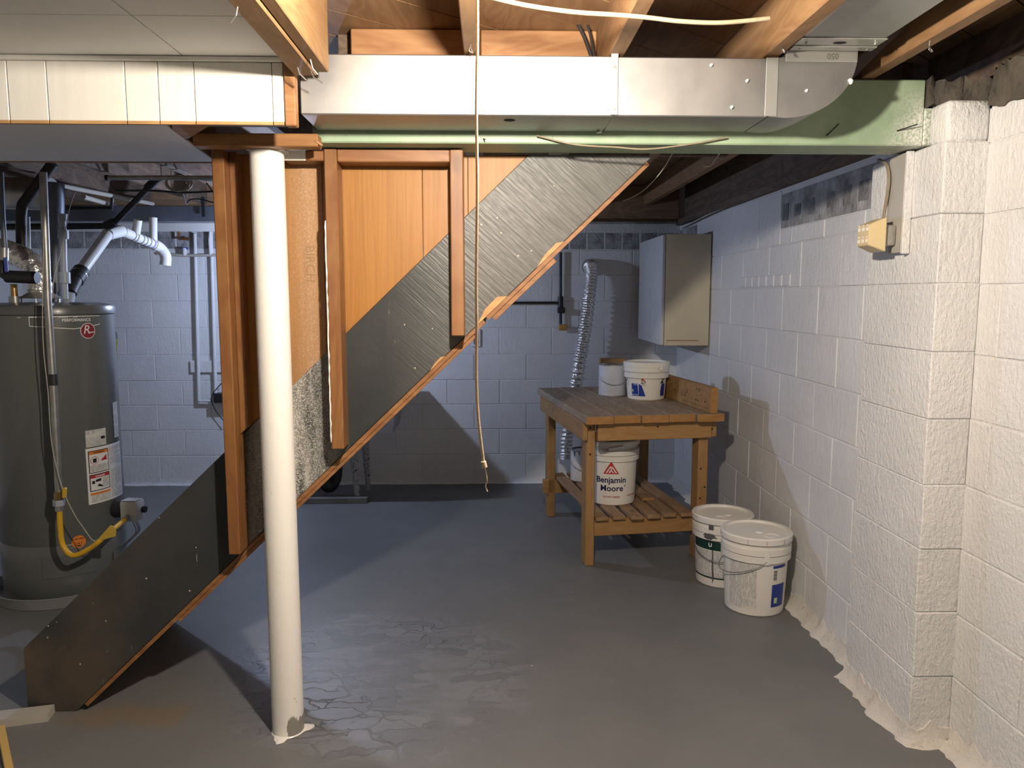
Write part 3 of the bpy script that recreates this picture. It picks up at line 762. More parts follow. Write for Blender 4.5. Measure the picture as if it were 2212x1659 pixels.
# ------------------------------------------------------------------ soffit (boxed duct) at the left
so = thing('boxed_soffit', 'cream painted grooved paneling boxing in the duct, with a grey underside', 'soffit', (-2.0, 2.4, 1.868))
SY = 2.12
xs = [-3.38, -2.2, -1.9, -1.6] + [at(p, 200, Y=SY).x for p in (17, 102, 271, 342, 420, 588, 613)]
for a, b in zip(xs, xs[1:]):
    obj('plank', B(a + .001, b - .001, SY, SY + .012, 1.876, 2.027, .0015), M_panel, so)
    obj('raw_edge', B(a + .0015, b - .0015, SY - .0008, SY + .012, 1.868, 1.8758, .0005), M_rawedge, so)
obj('crown_strip', B(-3.38, xs[-1], SY - .012, SY + .012, 2.0275, 2.0395, .004, 2), M_panel, so)
obj('end_stud', B(xs[-1] + .001, xs[-1] + .030, SY - .004, SY + .032, 1.866, 2.03, .003), M_block, so)
obj('backing_board', B(-3.38, xs[-1], SY + .0125, SY + .032, 1.872, 2.036, .001), M_olddark, so)
poly = [(-3.38, SY + .014), (-.862, SY + .014), (-.93, 2.70), (-3.38, 2.72)]
obj('underside_board', prism_xy(poly, 1.8685, 1.8745), M_soffit, so)
obj('underside_board', B(-.84, -.56, SY + .014, 2.31, 1.902, 1.908, .001), M_olddark, so)  # dark sheet standing in for the shade of the open underside
obj('nailer', prism_xy([(-.845, SY + .015), (-.745, SY + .015), (-.87, 2.312), (-.915, 2.312)], 1.869, 1.9015), M_block, so)
obj('back_board', B(-3.38, -.93, 2.722, 2.74, 1.8685, 2.06, .002), M_olddarkx, so)

# ------------------------------------------------------------------ metal duct
du = thing('air_duct', 'galvanised sheet metal duct with an elbow rising between the joists', 'duct', (.1, 2.26, 1.905))
DY0, DY1, DZ0, DZ1 = 2.165, 2.366, 1.906, 2.064
XA, XE = -.512, .765
obj('duct_section', B(XA, .338, DY0, DY1, DZ0, DZ1, .003), M_galv, du)
obj('duct_section', B(.339, XE, DY0 + .001, DY1, DZ0 + .001, DZ1 - .001, .003), M_galv, du)
obj('drive_strip', B(.329, .349, DY0 - .004, DY0 + .002, DZ0 + .003, DZ1 + .006, .001), M_galvstrip, du)
for z in (DZ0 + .02, DZ1 - .03): obj('screw', disc_between((.339, DY0 - .007, z), (.339, DY0 - .003, z), .0045), M_screw, du)
# elbow: quarter round from sideways to up
cxe, R = .80, .195
poly = [(XE + .001, DZ1 - .001), (XE + .001, DZ0 + .001), (cxe + .01, DZ0 - .002)]
for k in range(1, 13):
    a = -PI / 2 + k / 12 * (PI / 2); poly.append((cxe + .01 + .195 * math.cos(a), DZ0 - .002 + .165 + .165 * math.sin(a)))
poly += [(cxe + .205, 2.083), (cxe + .005, 2.083), (cxe + .005, DZ1 - .001)]
obj('elbow', prism_xz(poly, DY0 - .003, DY1 - .002), M_galv, du, smooth=30)
obj('elbow_seam', B(XE - .012, XE + .022, DY0 - .006, DY0 - .0035, DZ0 + .002, DZ1 - .002, .001), M_galvstrip, du)
obj('elbow_collar', B(cxe + .006, cxe + .204, DY0 - .006, DY0 - .0035, 2.052, 2.082, .001), M_galvstrip, du)
bm = textmesh('050', .022, .0004); onto(bm, Matrix.Rotation(PI, 4, 'Z')); onto(bm, FRONT(.935, DY0 - .0068, 2.067))
obj('stencil', bm, mat('stencil_ink', (.16, .15, .13), .6), du)
# branch that runs back overhead between two joists
obj('branch_duct', B(.815, 1.035, -2.3, DY0 - .008, 2.086, 2.2, .003), M_galv, du)
obj('branch_collar', B(.812, 1.038, DY0 - .10, DY0 - .012, 2.0825, 2.0855, .001), M_galvstrip, du)
obj('branch_collar', B(.812, 1.038, DY0 - .045, DY0 - .012, 2.079, 2.082, .001), M_galvstrip, du)
for x, y in ((.835, DY0 - .07), (1.02, DY0 - .07), (.835, DY0 - .025), (1.02, DY0 - .025)): obj('screw', disc_between((x, y, 2.0825), (x, y, 2.077), .004), M_screw, du)
def disc_hole(x, y, z, rx, ry, name, par, m):
    bm = bmesh.new(); bm.faces.new([bm.verts.new((x + rx * math.cos(2 * PI * k / 20), y + ry * math.sin(2 * PI * k / 20), z)) for k in range(20)]); return obj(name, bm, m, par)
disc_hole(.055, 2.22, DZ0 - .0006, .016, .016, 'hole', du, M_hole)
disc_hole(.925, DY0 - .068, 2.0819, .018, .01, 'hole', du, M_hole)
obj('screw', disc_between((.325, 2.35, DZ0 + .001), (.325, 2.35, DZ0 - .006), .009, 8), M_screw, du)
for x, z in ((.865, 1.975), (.60, 2.04), (.66, 1.93), (.985, 2.0), (.70, 2.0)):
    obj('paint_fleck', disc_between((x, DY0 - .0055, z), (x + .004, DY0 - .0035, z + .003), .004 if x != .985 else .008, 7), M_lid, du)

# ------------------------------------------------------------------ wiring overhead
def cable(name, pts, r, m, label, cat='cable', group=None, seg=8, n=6):
    return tag(obj(name, tube(smooth_path(pts, n), r, seg), m, smooth=60), label, cat, group)
yb = 1.78
cable('house_cable', [at(1060, -6, Y=yb), at(1140, 12, Y=yb), at(1240, 26, Y=yb), at(1330, 32, Y=yb), at(1400, 38, Y=yb), at(1470, 46, Y=yb), at(1560, 49, Y=yb), at(1662, 40, Y=yb)], .0052, M_cable, 'cream cable sagging between the joists overhead')
cable('lamp_wire', [at(1160, 293, Y=2.36), at(1240, 312, Y=2.362), at(1330, 318, Y=2.36), at(1400, 322, Y=2.362), at(1500, 310, Y=2.362), at(1570, 297, Y=2.36)], .0026, M_cable, 'thin cream wire drooping across the green beam')
for k, (x0, x1) in enumerate(((1246, 1278), (1268, 1284))):
    cable('black_cable', [at(x0, 48, Y=2.38), at((x0 + x1) / 2, 80, Y=2.37), at(x1, 124, Y=2.36)], .0055 if k == 0 else .004, M_blackc, 'short black cable dropping behind the duct', group='cables behind the duct')
t = thing('pull_cord', 'long knotted tan pull cord hanging from the ceiling lamp', 'cord', (-.02, 1.3, 1.1))
yc = 1.29
pts = [at(1031, -30, Y=yc), at(1031, 100, Y=yc), at(1029, 240, Y=yc), at(1031, 400, Y=yc), at(1029, 600, Y=yc), at(1030, 700, Y=yc), at(1029, 800, Y=yc), at(1033, 900, Y=yc), at(1045, 1000, Y=yc)]
obj('cord', tube(smooth_path(pts, 5), .0026, 7), M_cord, t, smooth=60)
obj('knot', tube([at(1044, 997, Y=yc), at(1047, 1010, Y=yc)], .0048, 8), M_cord, t, smooth=60)
obj('frayed_end', tube(smooth_path([at(1047, 1008, Y=yc), at(1052, 1035, Y=yc), at(1049, 1050, Y=yc), at(1053, 1062, Y=yc)], 4), .0013, 5), M_cord, t)
# lamps
def lamp(name, loc, L, c, label, r=.030, zc=ZJ):
    t = thing(name, label, 'lamp', (loc[0], loc[1], zc))
    obj('socket', lathe([(0, zc), (.055, zc), (.055, zc - .012), (.03, zc - .03), (.022, loc[2] + .045), (.0, loc[2] + .045)], 24, (loc[0], loc[1], 0)), M_lid, t, smooth=40)
    bm = bmesh.new(); bmesh.ops.create_icosphere(bm, subdivisions=2, radius=r, matrix=Matrix.Translation(loc)); obj('bulb', bm, emis('%s_glow_%d' % (name, int(L)), tuple(x for x in c), L), t, smooth=60)
    return t
lamp('ceiling_lamp', BULB, BULB_L, BULB_C, 'bare warm bulb in a porcelain socket under the joists')
lamp('ceiling_lamp', COOL, COOL_L, COOL_C, 'bare cool white bulb over the laundry tub behind the stairs').name = 'tub_lamp'
bpy.data.objects['tub_lamp'].name = 'ceiling_lamp.001'
# nails, hooks and cobwebs under the joists
def hook(px, py, Y, label):
    p = at(px, py, Y=Y); o = obj('bent_nail', tube(smooth_path([p + Vector((0, 0, .014)), p, p + Vector((.006, -.004, -.014)), p + Vector((-.004, -.006, -.010)), p + Vector((-.002, -.004, .0))], 4), .0016, 6), M_screw); tag(o, label, 'nail')
hook(1690, 103, 2.10, 'bent nail under the joist beside the elbow'); hook(2008, 100, 1.98, 'bent nail under the joist right of the branch duct'); hook(1017, 103, 2.1, 'bent nail under the joist behind the pull cord')
cable('cobweb_string', [at(1520, 360, Y=2.9), at(1535, 357, Y=2.9), at(1545, 345, Y=2.85), at(1560, 325, Y=2.75), Vector((.735, 2.527, 1.870))], .0022, M_web, 'dusty cobweb string hanging behind the beam', 'cobweb')
cable('cobweb_string', [at(1452, 332, Y=2.62), at(1425, 375, Y=2.7), at(1385, 415, Y=2.8), at(1345, 435, Y=2.9)], .0018, M_web, 'dusty string sagging under the top of the stairs', 'cobweb')

# ------------------------------------------------------------------ pier switch, board, cables
t = thing('cable_board', 'white edged board fixed upright to the pier behind the outlet box', 'board', (1.31, 2.55, 1.6))
bm = B(1.306, 1.3265, 2.445, 2.545, 1.555, 1.866, .002); obj('board', bm, M_pink, t)
obj('painted_edge', B(1.304, 1.3275, 2.432, 2.4445, 1.55, 1.868, .002), M_stucco, t)
def ab(px, py, X): return at(px, py, X=X)
for k, o_ in enumerate((0, .008)):
    p = [Vector((1.298, 2.60 + o_, 1.870)), Vector((1.297, 2.545 + o_, 1.845)), Vector((1.298, 2.525 + o_, 1.80)), Vector((1.298, 2.53 + o_, 1.74)), Vector((1.298, 2.545 + o_, 1.68)), Vector((1.295, 2.54 + o_, 1.648))]
    cable('outlet_cable', p, .0036, M_cable, 'cream cable running down the board to the outlet box', group='cables to the outlet box')
t = thing('outlet_box', 'ivory multi outlet adapter on a metal box fixed to the pier', 'outlet', (1.28, 2.51, 1.6))
obj('metal_box', B(1.268, 1.3055, 2.475, 2.545, 1.578, 1.645, .008, 2), M_box, t, smooth=40)
for z in (1.595, 1.612, 1.63): obj('knockout', tube([(1.287, 2.4752, z), (1.287, 2.4738, z)], .009, 14), M_box, t)
# adapter: a shallow wedge with a smaller face
bm = bmesh.new()
ya, yb_, za, zb_ = 2.462, 2.56, 1.558, 1.668
A_ = [bm.verts.new((1.267, y, z)) for y, z in ((ya, za), (yb_, za), (yb_, zb_), (ya, zb_))]
C_ = [bm.verts.new((1.215, y, z)) for y, z in ((ya + .012, za + .022), (yb_ - .006, za + .022), (yb_ - .006, zb_ - .022), (ya + .012, zb_ - .022))]
bm.faces.new(A_); bm.faces.new(C_[::-1])
for i in range(4): bm.faces.new((A_[i], C_[i], C_[(i + 1) % 4], A_[(i + 1) % 4]))
bmesh.ops.recalc_face_normals(bm, faces=bm.faces[:]); bmesh.ops.bevel(bm, geom=bm.edges[:], offset=.003, segments=1, affect='EDGES')
ad = obj('adapter', bm, M_ivory, t)
for zr_ in (1.595, 1.632):
    for k in range(3):
        y = 2.486 + k * .027
        obj('slot', B(1.2132, 1.2155, y - .006, y - .003, zr_ - .005, zr_ + .005, 0), M_print, ad)
        obj('slot', B(1.2132, 1.2155, y + .003, y + .006, zr_ - .005, zr_ + .005, 0), M_print, ad)
        obj('ground_hole', tube([(1.2155, y, zr_ + .012), (1.2132, y, zr_ + .012)], .003, 8), M_print, ad)

# ------------------------------------------------------------------ wall cabinet
t = thing('wall_cabinet', 'old cream metal cabinet hung high on the far right wall', 'cabinet', (1.22, 5.25, 1.1))
cX0, cX1, cY0, cY1, cZ0, cZ1 = 1.082, 1.388, 4.86, 5.62, 1.10, 1.80
obj('case', B(cX0 + .021, cX1, cY0, cY1, cZ0, cZ1, .004, 2), M_cab, t, smooth=30)
obj('door', B(cX0, cX0 + .019, cY0 + .002, cY1, cZ0 + .003, cZ1 - .003, .006, 2), M_cabw, t, smooth=30)
for y, z, r in ((5.12, 1.36, .006), (5.10, 1.345, .004), (5.2, 1.14, .006), (5.0, 1.13, .005), (4.95, 1.12, .004), (5.15, 1.70, .003), (5.3, 1.66, .003)):
    obj('rust_spot', tube([(cX0 - .0004, y, z), (cX0 + .001, y, z)], r, 7), M_rust, t)
obj('rust_line', B(cX0 + .035, cX0 + .24, cY0 - .0008, cY0 + .001, cZ0 + .03, cZ0 + .036, 0), M_card, t)

# ------------------------------------------------------------------ rear wall fittings
def RYp(px, py, off=.03): return at(px, py, Y=RY - off)
t = thing('gas_stub', 'thin black iron pipe stub with a shutoff on the rear wall', 'pipe', RYp(1211, 600))
obj('pipe', tube([RYp(1211, 545), RYp(1211, 700)], .011, 10), M_iron, t, smooth=50)
obj('pipe', tube([RYp(1060, 654), RYp(1211, 654)], .009, 10), M_iron, t, smooth=50)
obj('tee', tube([RYp(1211, 640), RYp(1211, 668)], .019, 12), M_iron, t, smooth=40)
obj('valve', B(RYp(1204, 672).x, RYp(1220, 672).x, RY - .06, RY - .008, RYp(1211, 676).z, RYp(1211, 664).z, .004), M_iron, t)
obj('rag_tag', B(RYp(1207, 700).x, RYp(1225, 700).x, RY - .045, RY - .03, RYp(1211, 714).z, RYp(1211, 701).z, .003), M_brass, t)
t = thing('wall_outlet', 'white electrical outlet on the rear wall under the stairs', 'outlet', RYp(1028, 730))
obj('cover_plate', B(RYp(1018, 730).x, RYp(1038, 730).x, RY - .014, RY - .0065, RYp(1028, 749).z, RYp(1028, 711).z, .002), M_print, t)
obj('receptacle', B(RYp(1023, 730).x, RYp(1033, 730).x, RY - .018, RY - .0145, RYp(1028, 744).z, RYp(1028, 716).z, .002), M_cable, t)
# flexible foil duct
t = thing('flexible_duct', 'ribbed silver foil duct curving down behind the workbench', 'duct', (.75, 5.5, 1.0))
path = smooth_path([(.735, RY - .012, 1.625), (.733, RY - .07, 1.625), (.73, RY - .115, 1.56), (.715, RY - .13, 1.40), (.685, RY - .135, 1.15), (.645, RY - .14, .90), (.60, RY - .15, .62), (.56, RY - .16, .38), (.55, RY - .18, .22)], 40)
obj('hose', tube(path, .05, 20, rfun=lambda i: .046 + .005 * math.sin(i * 2 * PI / 6)), M_foil, t, smooth=80)
obj('wall_collar', tube([(.735, RY - .0065, 1.625), (.735, RY - .03, 1.625)], .06, 20), M_galvstrip, t, smooth=40)
o = obj('sill_pipe', tube([(-.3, RY - .08, 1.945), (1.35, RY - .08, 1.945)], .012, 8), M_steel); tag(o, 'thin pipe running along the top of the rear wall', 'pipe')
cable('sill_cable', [(1.385, 5.6, 1.90), (1.37, 4.8, 1.925), (1.385, 3.9, 1.945), (1.375, 3.5, 1.96), (1.39, 3.1, 1.95)], .006, M_web, 'grimy cable pinned along the top of the far right wall')

# ------------------------------------------------------------------ workbench
bz = math.radians(8)
wbk = thing('workbench', 'wooden workbench with plank top and slatted lower shelf', 'workbench', (.478, 3.80, 0), bz)
def bp(name, bm, m, par=None, smooth=False): return obj(name, bm, m, par or wbk, smooth, local=True)
TZ = .812
for k in range(5):
    j = [.0, .012, .004, .01, -.012][k]
    pk = bp('top_plank', B(.002 + k * .147, k * .147 + .1445, j, 1.24 + j, TZ - .04, TZ, .003), M_benchtop)
    obj('end_grain', B(.003 + k * .147, k * .147 + .1435, j - .001, j + .0005, TZ - .039, TZ - .001, 0), M_end, pk, local=True)
LEG = [(.030, .078, .10, .19), (.645, .700, .10, .19), (.030, .078, 1.02, 1.11), (.645, .700, 1.02, 1.11)]
for x0, x1, y0, y1 in LEG:
    bm = B(x0, x1, y0, y1, .0, TZ - .041, .004)
    bp('leg', bm, M_benchz)
bp('apron', B(.0795, .70, .062, .0985, TZ - .138, TZ - .041, .003), M_benchx)
bp('apron', B(.079, .70, 1.112, 1.148, TZ - .138, TZ - .041, .003), M_benchx)
bp('apron', B(.0015, .0285, .07, 1.14, TZ - .135, TZ - .0415, .003), M_bench)
bp('apron', B(.7015, .73, .07, 1.14, TZ - .135, TZ - .0415, .003), M_bench)
bp('shelf_rail', B(.0795, .644, .115, .15, .155, .245, .003), M_benchx)
bp('shelf_rail', B(.0, .644, 1.02, 1.055, .155, .245, .003), M_benchx)
for k in range(6):
    x = .082 + k * .094; j = [0, .004, -.012, -.006, .006, .0][k]
    bp('slat', B(x, x + .068, .085 + j, 1.12 + j, .2455, .266, .002), M_slat)
bb = bp('backboard', B(.66, .6985, .0, 1.0, TZ + .0005, TZ + .135, .003), M_bench)
obj('end_grain', B(.661, .698, -.001, .0005, TZ + .002, TZ + .133, 0), M_end, bb, local=True)
rnd = random.Random(21)
for k in range(16): obj('peg_hole', B(.659, .6605, .04 + k * .022, .044 + k * .022, TZ + .020, TZ + .025, 0), M_hole, bb, local=True)
for k in range(16):
    y = rnd.uniform(.05, .62); z = rnd.uniform(TZ + .04, TZ + .12); obj('gouge', B(.659, .6605, y, y + rnd.uniform(.003, .009), z, z + rnd.uniform(.004, .012), 0), M_hole, bb, local=True)
for x, z in ((.12, .215), (.22, .19), (.235, .235), (.30, .205), (.40, .22)):
    pass
for x, y, z in ((.05, .098, .74), (.05, .098, .60), (.66, .0985, .50), (.685, .0985, .40), (.66, .0985, .34), (.70, .06, TZ - .09), (.40, .0605, TZ - .07)):
    bp('bolt_hole', tube([(x, y + .001 if y > .09 else .0625, z), (x, (y + .001 if y > .09 else .0625) - .002, z)], .005, 8), M_hole)
o = thing('loose_board', 'loose wooden board lying on the slatted shelf', 'board', (.478, 3.80, 0), bz)
obj('board', B(.43, .50, .36, 1.0, .2665, .282, .002), M_slat, o, local=True)
obj('end_grain', B(.431, .499, .3592, .3605, .267, .2815, 0), M_bench, o, local=True)

# ------------------------------------------------------------------ buckets and cans
def bucket(name, label, loc, h, rt, rb, rings=(.87, .78), lid=True, rotz=0., m=M_white, cat='bucket'):
    t = thing(name, label, cat, loc, rotz)
    rf = lambda z: rb + (rt - rb) * max(0, min(1, z / h))
    prof = [(0, 0), (rb - .006, 0), (rb, .006)]
    zc = [h * q for q in rings]
    zlow = min(zc) - .035 if len(zc) else h
    prof += [(rf(zlow), zlow)]
    for z in sorted(zc):
        prof += [(rf(z) + .010, z - .033), (rf(z) + .010, z - .006), (rf(z) + .001, z - .003)]
    prof += [(rf(h) + .0, h - .012)]
    if not lid: prof += [(rf(h) + .005, h - .01), (rf(h) + .005, h), (rf(h) - .004, h), (rf(h) - .006, .02), (0, .02)]
    obj('pail', lathe(prof, 56), m, t, smooth=40, local=True)
    if lid:
        lp = [(rf(h) + .002, h - .030), (rf(h) + .011, h - .030), (rf(h) + .012, h - .006), (rf(h) + .007, h), (rf(h) - .008, h), (rf(h) - .014, h - .010), (0, h - .012)]
        l = obj('lid', lathe(lp, 56), M_lid, t, smooth=35, local=True)
    return t, rf
# five gallon pails on the floor
def bail(t, rf, zear, drop, a0, a1, m=M_wire, r=.0022, out=.018, grip=False):
    pts = []
    for k in range(15):
        s = k / 14; a = a0 + (a1 - a0) * s; z = zear - drop * math.sin(PI * s) ** .8
        R = rf(z) + out * (.55 + .45 * math.sin(PI * s)); pts.append((R * math.sin(a), -R * math.cos(a), z))
    o = obj('bail_handle', tube(smooth_path(pts, 2), r, 6), m, t, smooth=60, local=True)
    return pts
t, rf = bucket('paint_pail', 'white five gallon pail with a blue printed panel by the wall', (1.205, 3.365, 0), .365, .147, .129)
pf = lambda z: rf(z)
obj('fine_print', wrap(grid2(-.085, .045, -.12, .12, 12), pf, -.60, .155), M_fine, t, local=True)
obj('blue_panel', wrap(grid2(0, .075, 0, .105, 8), pf, .24, .045), M_blue, t, local=True)
obj('blue_bar', wrap(grid2(0, .075, 0, .012, 8), pf, .24, .225), M_blue, t, local=True)
for k in range(9): obj('barcode_bar', wrap(grid2(0, .018, 0, .0028, 2), pf, .27, .17 + k * .0052), M_blackprint if k % 3 else M_grayprint, t, local=True)
obj('lime_mark', wrap(grid2(0, .018, 0, .026, 3), lambda z: rf(z) + .0006, .34, .062), M_limep, t, local=True)
lidx = [o for o in t.children if o.name.startswith('lid')][0]
obj('spout_ring', lathe([(.034, .353), (.034, .357), (.030, .357), (.030, .353)], 28, (.045, -.075, 0)), M_lid, lidx, smooth=40, local=True)
obj('vent_bump', lathe([(.018, .353), (.015, .358), (0, .358)], 20, (.01, -.015, 0)), M_lid, lidx, smooth=40, local=True)
bail(t, rf, .262, .08, -.02, -.02 - PI, out=.022)
obj('handle_ear', wrap(grid2(-.012, .012, -.012, .05, 3), lambda z: rf(z) + .011, -.02, .26), M_lid, t, local=True)
for a in (-.55, -.05, .5, 1.0): obj('pry_notch', B(-.001, .001, -.0008, .0008, -.010, .010, 0), M_pvcband, lidx, local=True).matrix_local = Matrix.Translation(((.1592) * math.sin(a), -.1592 * math.cos(a), .347)) @ Matrix.Rotation(a, 4, 'Z')

t, rf2 = bucket('paint_pail', 'white five gallon pail with a dark green band and grey drips', (1.150, 3.69, 0), .352, .1385, .121)
g2 = lambda z: rf2(z)
obj('green_band', wrap(grid2(-.15, .10, 0, .048, 16), g2, -.45, .190), M_dkgreen, t, local=True)
obj('green_band', wrap(grid2(-.15, .10, 0, .008, 16), g2, -.45, .045), M_dkgreen, t, local=True)
obj('fine_print', wrap(grid2(-.15, .10, 0, .128, 16), g2, -.45, .057), M_fine, t, local=True)
bm = textmesh('U', .026, .001); obj('white_emblem', wrap(bm, lambda z: rf2(z) + .0006, -.72, .214), M_print, t, local=True)
rnd = random.Random(4)
def blob(n, rx, ry, s): 
    r_ = random.Random(s); return flat2([[(rx * (1 + r_.uniform(-.45, .45)) * math.cos(2 * PI * k / n), ry * (1 + r_.uniform(-.45, .45)) * math.sin(2 * PI * k / n)) for k in range(n)]])
obj('grey_drip', wrap(grid2(-.012, .012, -.024, .0, 3), lambda z: rf2(z) + .0105, -.66, .318), M_greypaint, t, local=True)
obj('grey_drip', wrap(blob(22, .032, .014, 3), lambda z: rf2(z) + .0105, -.70, .262), M_greypaint, t, local=True)
obj('grey_drip', wrap(blob(16, .022, .007, 5), g2, -.42, .238), M_greypaint, t, local=True)
obj('grey_drip', wrap(flat2([[(-.003, 0), (.003, 0), (.004, -.09), (.008, -.14), (.0, -.17), (-.004, -.10)]]), lambda z: rf2(z) + .0006, -.62, .19), M_greypaint, t, local=True)
lid2 = [o for o in t.children if o.name.startswith('lid')][0]
obj('spout_ring', lathe([(.034, .340), (.034, .344), (.030, .344), (.030, .340)], 28, (-.03, -.075, 0)), M_lid, lid2, smooth=40, local=True)
obj('vent_bump', lathe([(.018, .340), (.015, .345), (0, .345)], 20, (.02, -.02, 0)), M_lid, lid2, smooth=40, local=True)
bail(t, rf2, .24, .10, -1.75, .9, out=.02)

# pail on the shelf
sh = at(1320, 1093, Z=.266)
t, rf3 = bucket('paint_pail', 'white pail with a red triangle and big lettering on the bench shelf', (sh.x + .022, sh.y + .125, .2665), .362, .142, .127)
r3 = lambda z: rf3(z)
fa = math.atan2(-sh.x, sh.y + .125) * -1   # face the room
fa = -.19
bm = textmesh('Benjamin', .047, .0010); obj('lettering', wrap(bm, r3, fa, .145), M_navy, t, local=True)
bm = textmesh('Moore', .047, .0010); obj('lettering', wrap(bm, r3, fa + .03, .098), M_navy, t, local=True)
bm = textmesh('\u00ae', .012, .0002); obj('lettering', wrap(bm, r3, fa + .60, .112), M_navy, t, local=True)
bm = textmesh('DO NOT FREEZE', .0125, .0003); obj('lettering', wrap(bm, r3, fa + .02, .050), M_red, t, local=True)
bm = textmesh('NE PAS GELER', .011, .0003); obj('lettering', wrap(bm, r3, fa + 1.0, .055), M_red, t, local=True)
tri = flat2([[(-.044, 0), (.044, 0), (0, .072)]]); obj('triangle_mark', wrap(tri, r3, fa, .180), M_red, t, local=True)
M2 = flat2([[(-.030, .006), (-.022, .006), (-.004, .036), (-.004, .046)], [(-.004, .046), (-.004, .036), (.004, .026), (.006, .034)], [(.006, .046), (.006, .034), (.024, .006), (.032, .006)], [(-.014, .006), (-.006, .006), (.001, .018), (-.001, .028)], [(-.001, .028), (.001, .018), (.009, .006), (.016, .006)]])
obj('peak_mark', wrap(M2, lambda z: rf3(z) + .0008, fa, .180), M_print, t, local=True)
pts = bail(t, rf3, .315, -.005, -1.35, 1.35, out=.016)
obj('grip', tube([(-.045, -.164, .325), (.035, -.160, .338)], .008, 10), M_white, t, smooth=50, local=True)

# small open pail on the bench top
b0 = at(1403, 866, Z=TZ); bx, by = b0.x, b0.y + .105
t, rf4 = bucket('small_pail', 'small white pail with torn blue label standing on the workbench', (bx, by, TZ + .0005), .222, .124, .108, rings=(.90, .74))
r4 = lambda z: rf4(z)
obj('blue_panel', wrap(flat2([[(0, 0), (.045, 0), (.042, .072), (0, .072)]]), r4, -1.0, .026), M_blue, t, local=True)
obj('blue_panel', wrap(flat2([[(0, 0), (.040, 0), (.030, .03), (.018, .062), (.0, .072)]]), r4, -.58, .026), M_blue, t, local=True)
obj('blue_panel', wrap(flat2([[(0, 0), (.034, 0), (.034, .072), (.004, .072), (.006, .04), (-.003, .03)]]), r4, .62, .026), M_blue, t, local=True)
obj('blue_bar', wrap(grid2(0, .07, 0, .004, 5), r4, -1.05, .148), M_navy, t, local=True)
obj('blue_bar', wrap(grid2(0, .03, 0, .004, 4), r4, .65, .148), M_navy, t, local=True)
bm = textmesh('K', .036, .0016); obj('red_mark', wrap(bm, r4, -.34, .124), M_red, t, local=True)
bm = textmesh('ALT', .016, .0006); obj('lettering', wrap(bm, r4, -.34, .103), M_navy, t, local=True)
bm = textmesh('INTERIOR', .0065, .0002); obj('lettering', wrap(bm, r4, -.34, .091), M_grayprint, t, local=True)
bm = textmesh('2', .052, .0022, shear=.15); obj('lettering', wrap(bm, r4, .68, .118), M_navy, t, local=True)
bm = textmesh('MULTI-USE', .007, .0002); obj('lettering', wrap(bm, lambda z: rf4(z) + .0008, -.72, .092), M_print, t, local=True)
bm = textmesh('PAINT FINISH', .007, .0002); obj('lettering', wrap(bm, lambda z: rf4(z) + .0008, -.80, .033), M_print, t, local=True)
obj('lime_mark', wrap(grid2(0, .008, 0, .014, 2), lambda z: rf4(z) + .0008, -.95, .05), M_limep, t, local=True)
bail(t, rf4, .185, .10, -2.3, -1.0, out=.012)
for a in (.45,):
    obj('handle_boss', lathe([(.013, 0), (.013, .004), (.006, .008), (0, .008)], 14), M_lid, t, smooth=30, local=True).matrix_local = Matrix.Translation((.139 * math.sin(a), -.139 * math.cos(a), .185)) @ Matrix.Rotation(a, 4, 'Z') @ Matrix.Rotation(PI / 2, 4, 'X')

def can(name, label, loc, r, h, mlab, lidm=M_can, drips=False):
    t = thing(name, label, 'paint can', loc)
    obj('body', lathe([(0, 0), (r - .002, 0), (r, .003), (r, h - .004)], 36), mlab, t, smooth=40, local=True)
    obj('rim', lathe([(r, h - .006), (r + .003, h - .004), (r + .003, h), (r - .006, h), (r - .010, h - .006), (0, h - .007)], 36), lidm, t, smooth=30, local=True)
    obj('rim', lathe([(r + .0005, 0), (r + .003, .001), (r + .003, .006), (r + .0005, .007)], 36), lidm, t, smooth=30, local=True)
    pts = [((r + .006 + .012 * math.sin(PI * k / 12)) * math.sin(-1.5 + 3.0 * k / 12), -(r + .006 + .012 * math.sin(PI * k / 12)) * math.cos(-1.5 + 3.0 * k / 12), h * .72 - h * .33 * math.sin(PI * k / 12)) for k in range(13)]
    obj('bail_handle', tube(pts, .0016, 6), M_wire, t, smooth=60, local=True)
    if drips:
        for a, w, l in ((-.9, .014, .03), (-.5, .010, .022), (-.1, .012, .02), (.2, .018, .016), (.5, .010, .035), (.9, .014, .02)):
            obj('drip', wrap(flat2([[(-w / 2, 0), (w / 2, 0), (w * .3, -l), (-w * .2, -l * .8)]]), lambda z: r, a, h - .005), M_greypaint, t, local=True)
    return t
c0 = at(1357, 866, Z=TZ)
can('paint_can', 'pale paint can tucked behind the small pail on the workbench', (bx - .176, by + .155, TZ + .0005), .083, .190, M_bluecan)
o = obj('cardboard_box', B(bx - .235, bx - .08, by + .262, by + .33, TZ + .0005, TZ + .215, .002), M_card); tag(o, 'narrow brown cardboard box standing behind the paint can', 'box')
cA = at(1236, 1052, Z=.2665)
can('paint_can', 'grey rimmed paint can with dark drips at the far end of the shelf', (.585, 4.73, .2665), .085, .195, M_canpaper, M_can, True)
can('paint_can', 'smaller paint can standing behind the dripped can on the shelf', (.66, 4.90, .2665), .075, .26, M_canpaper, M_greypaint, True)

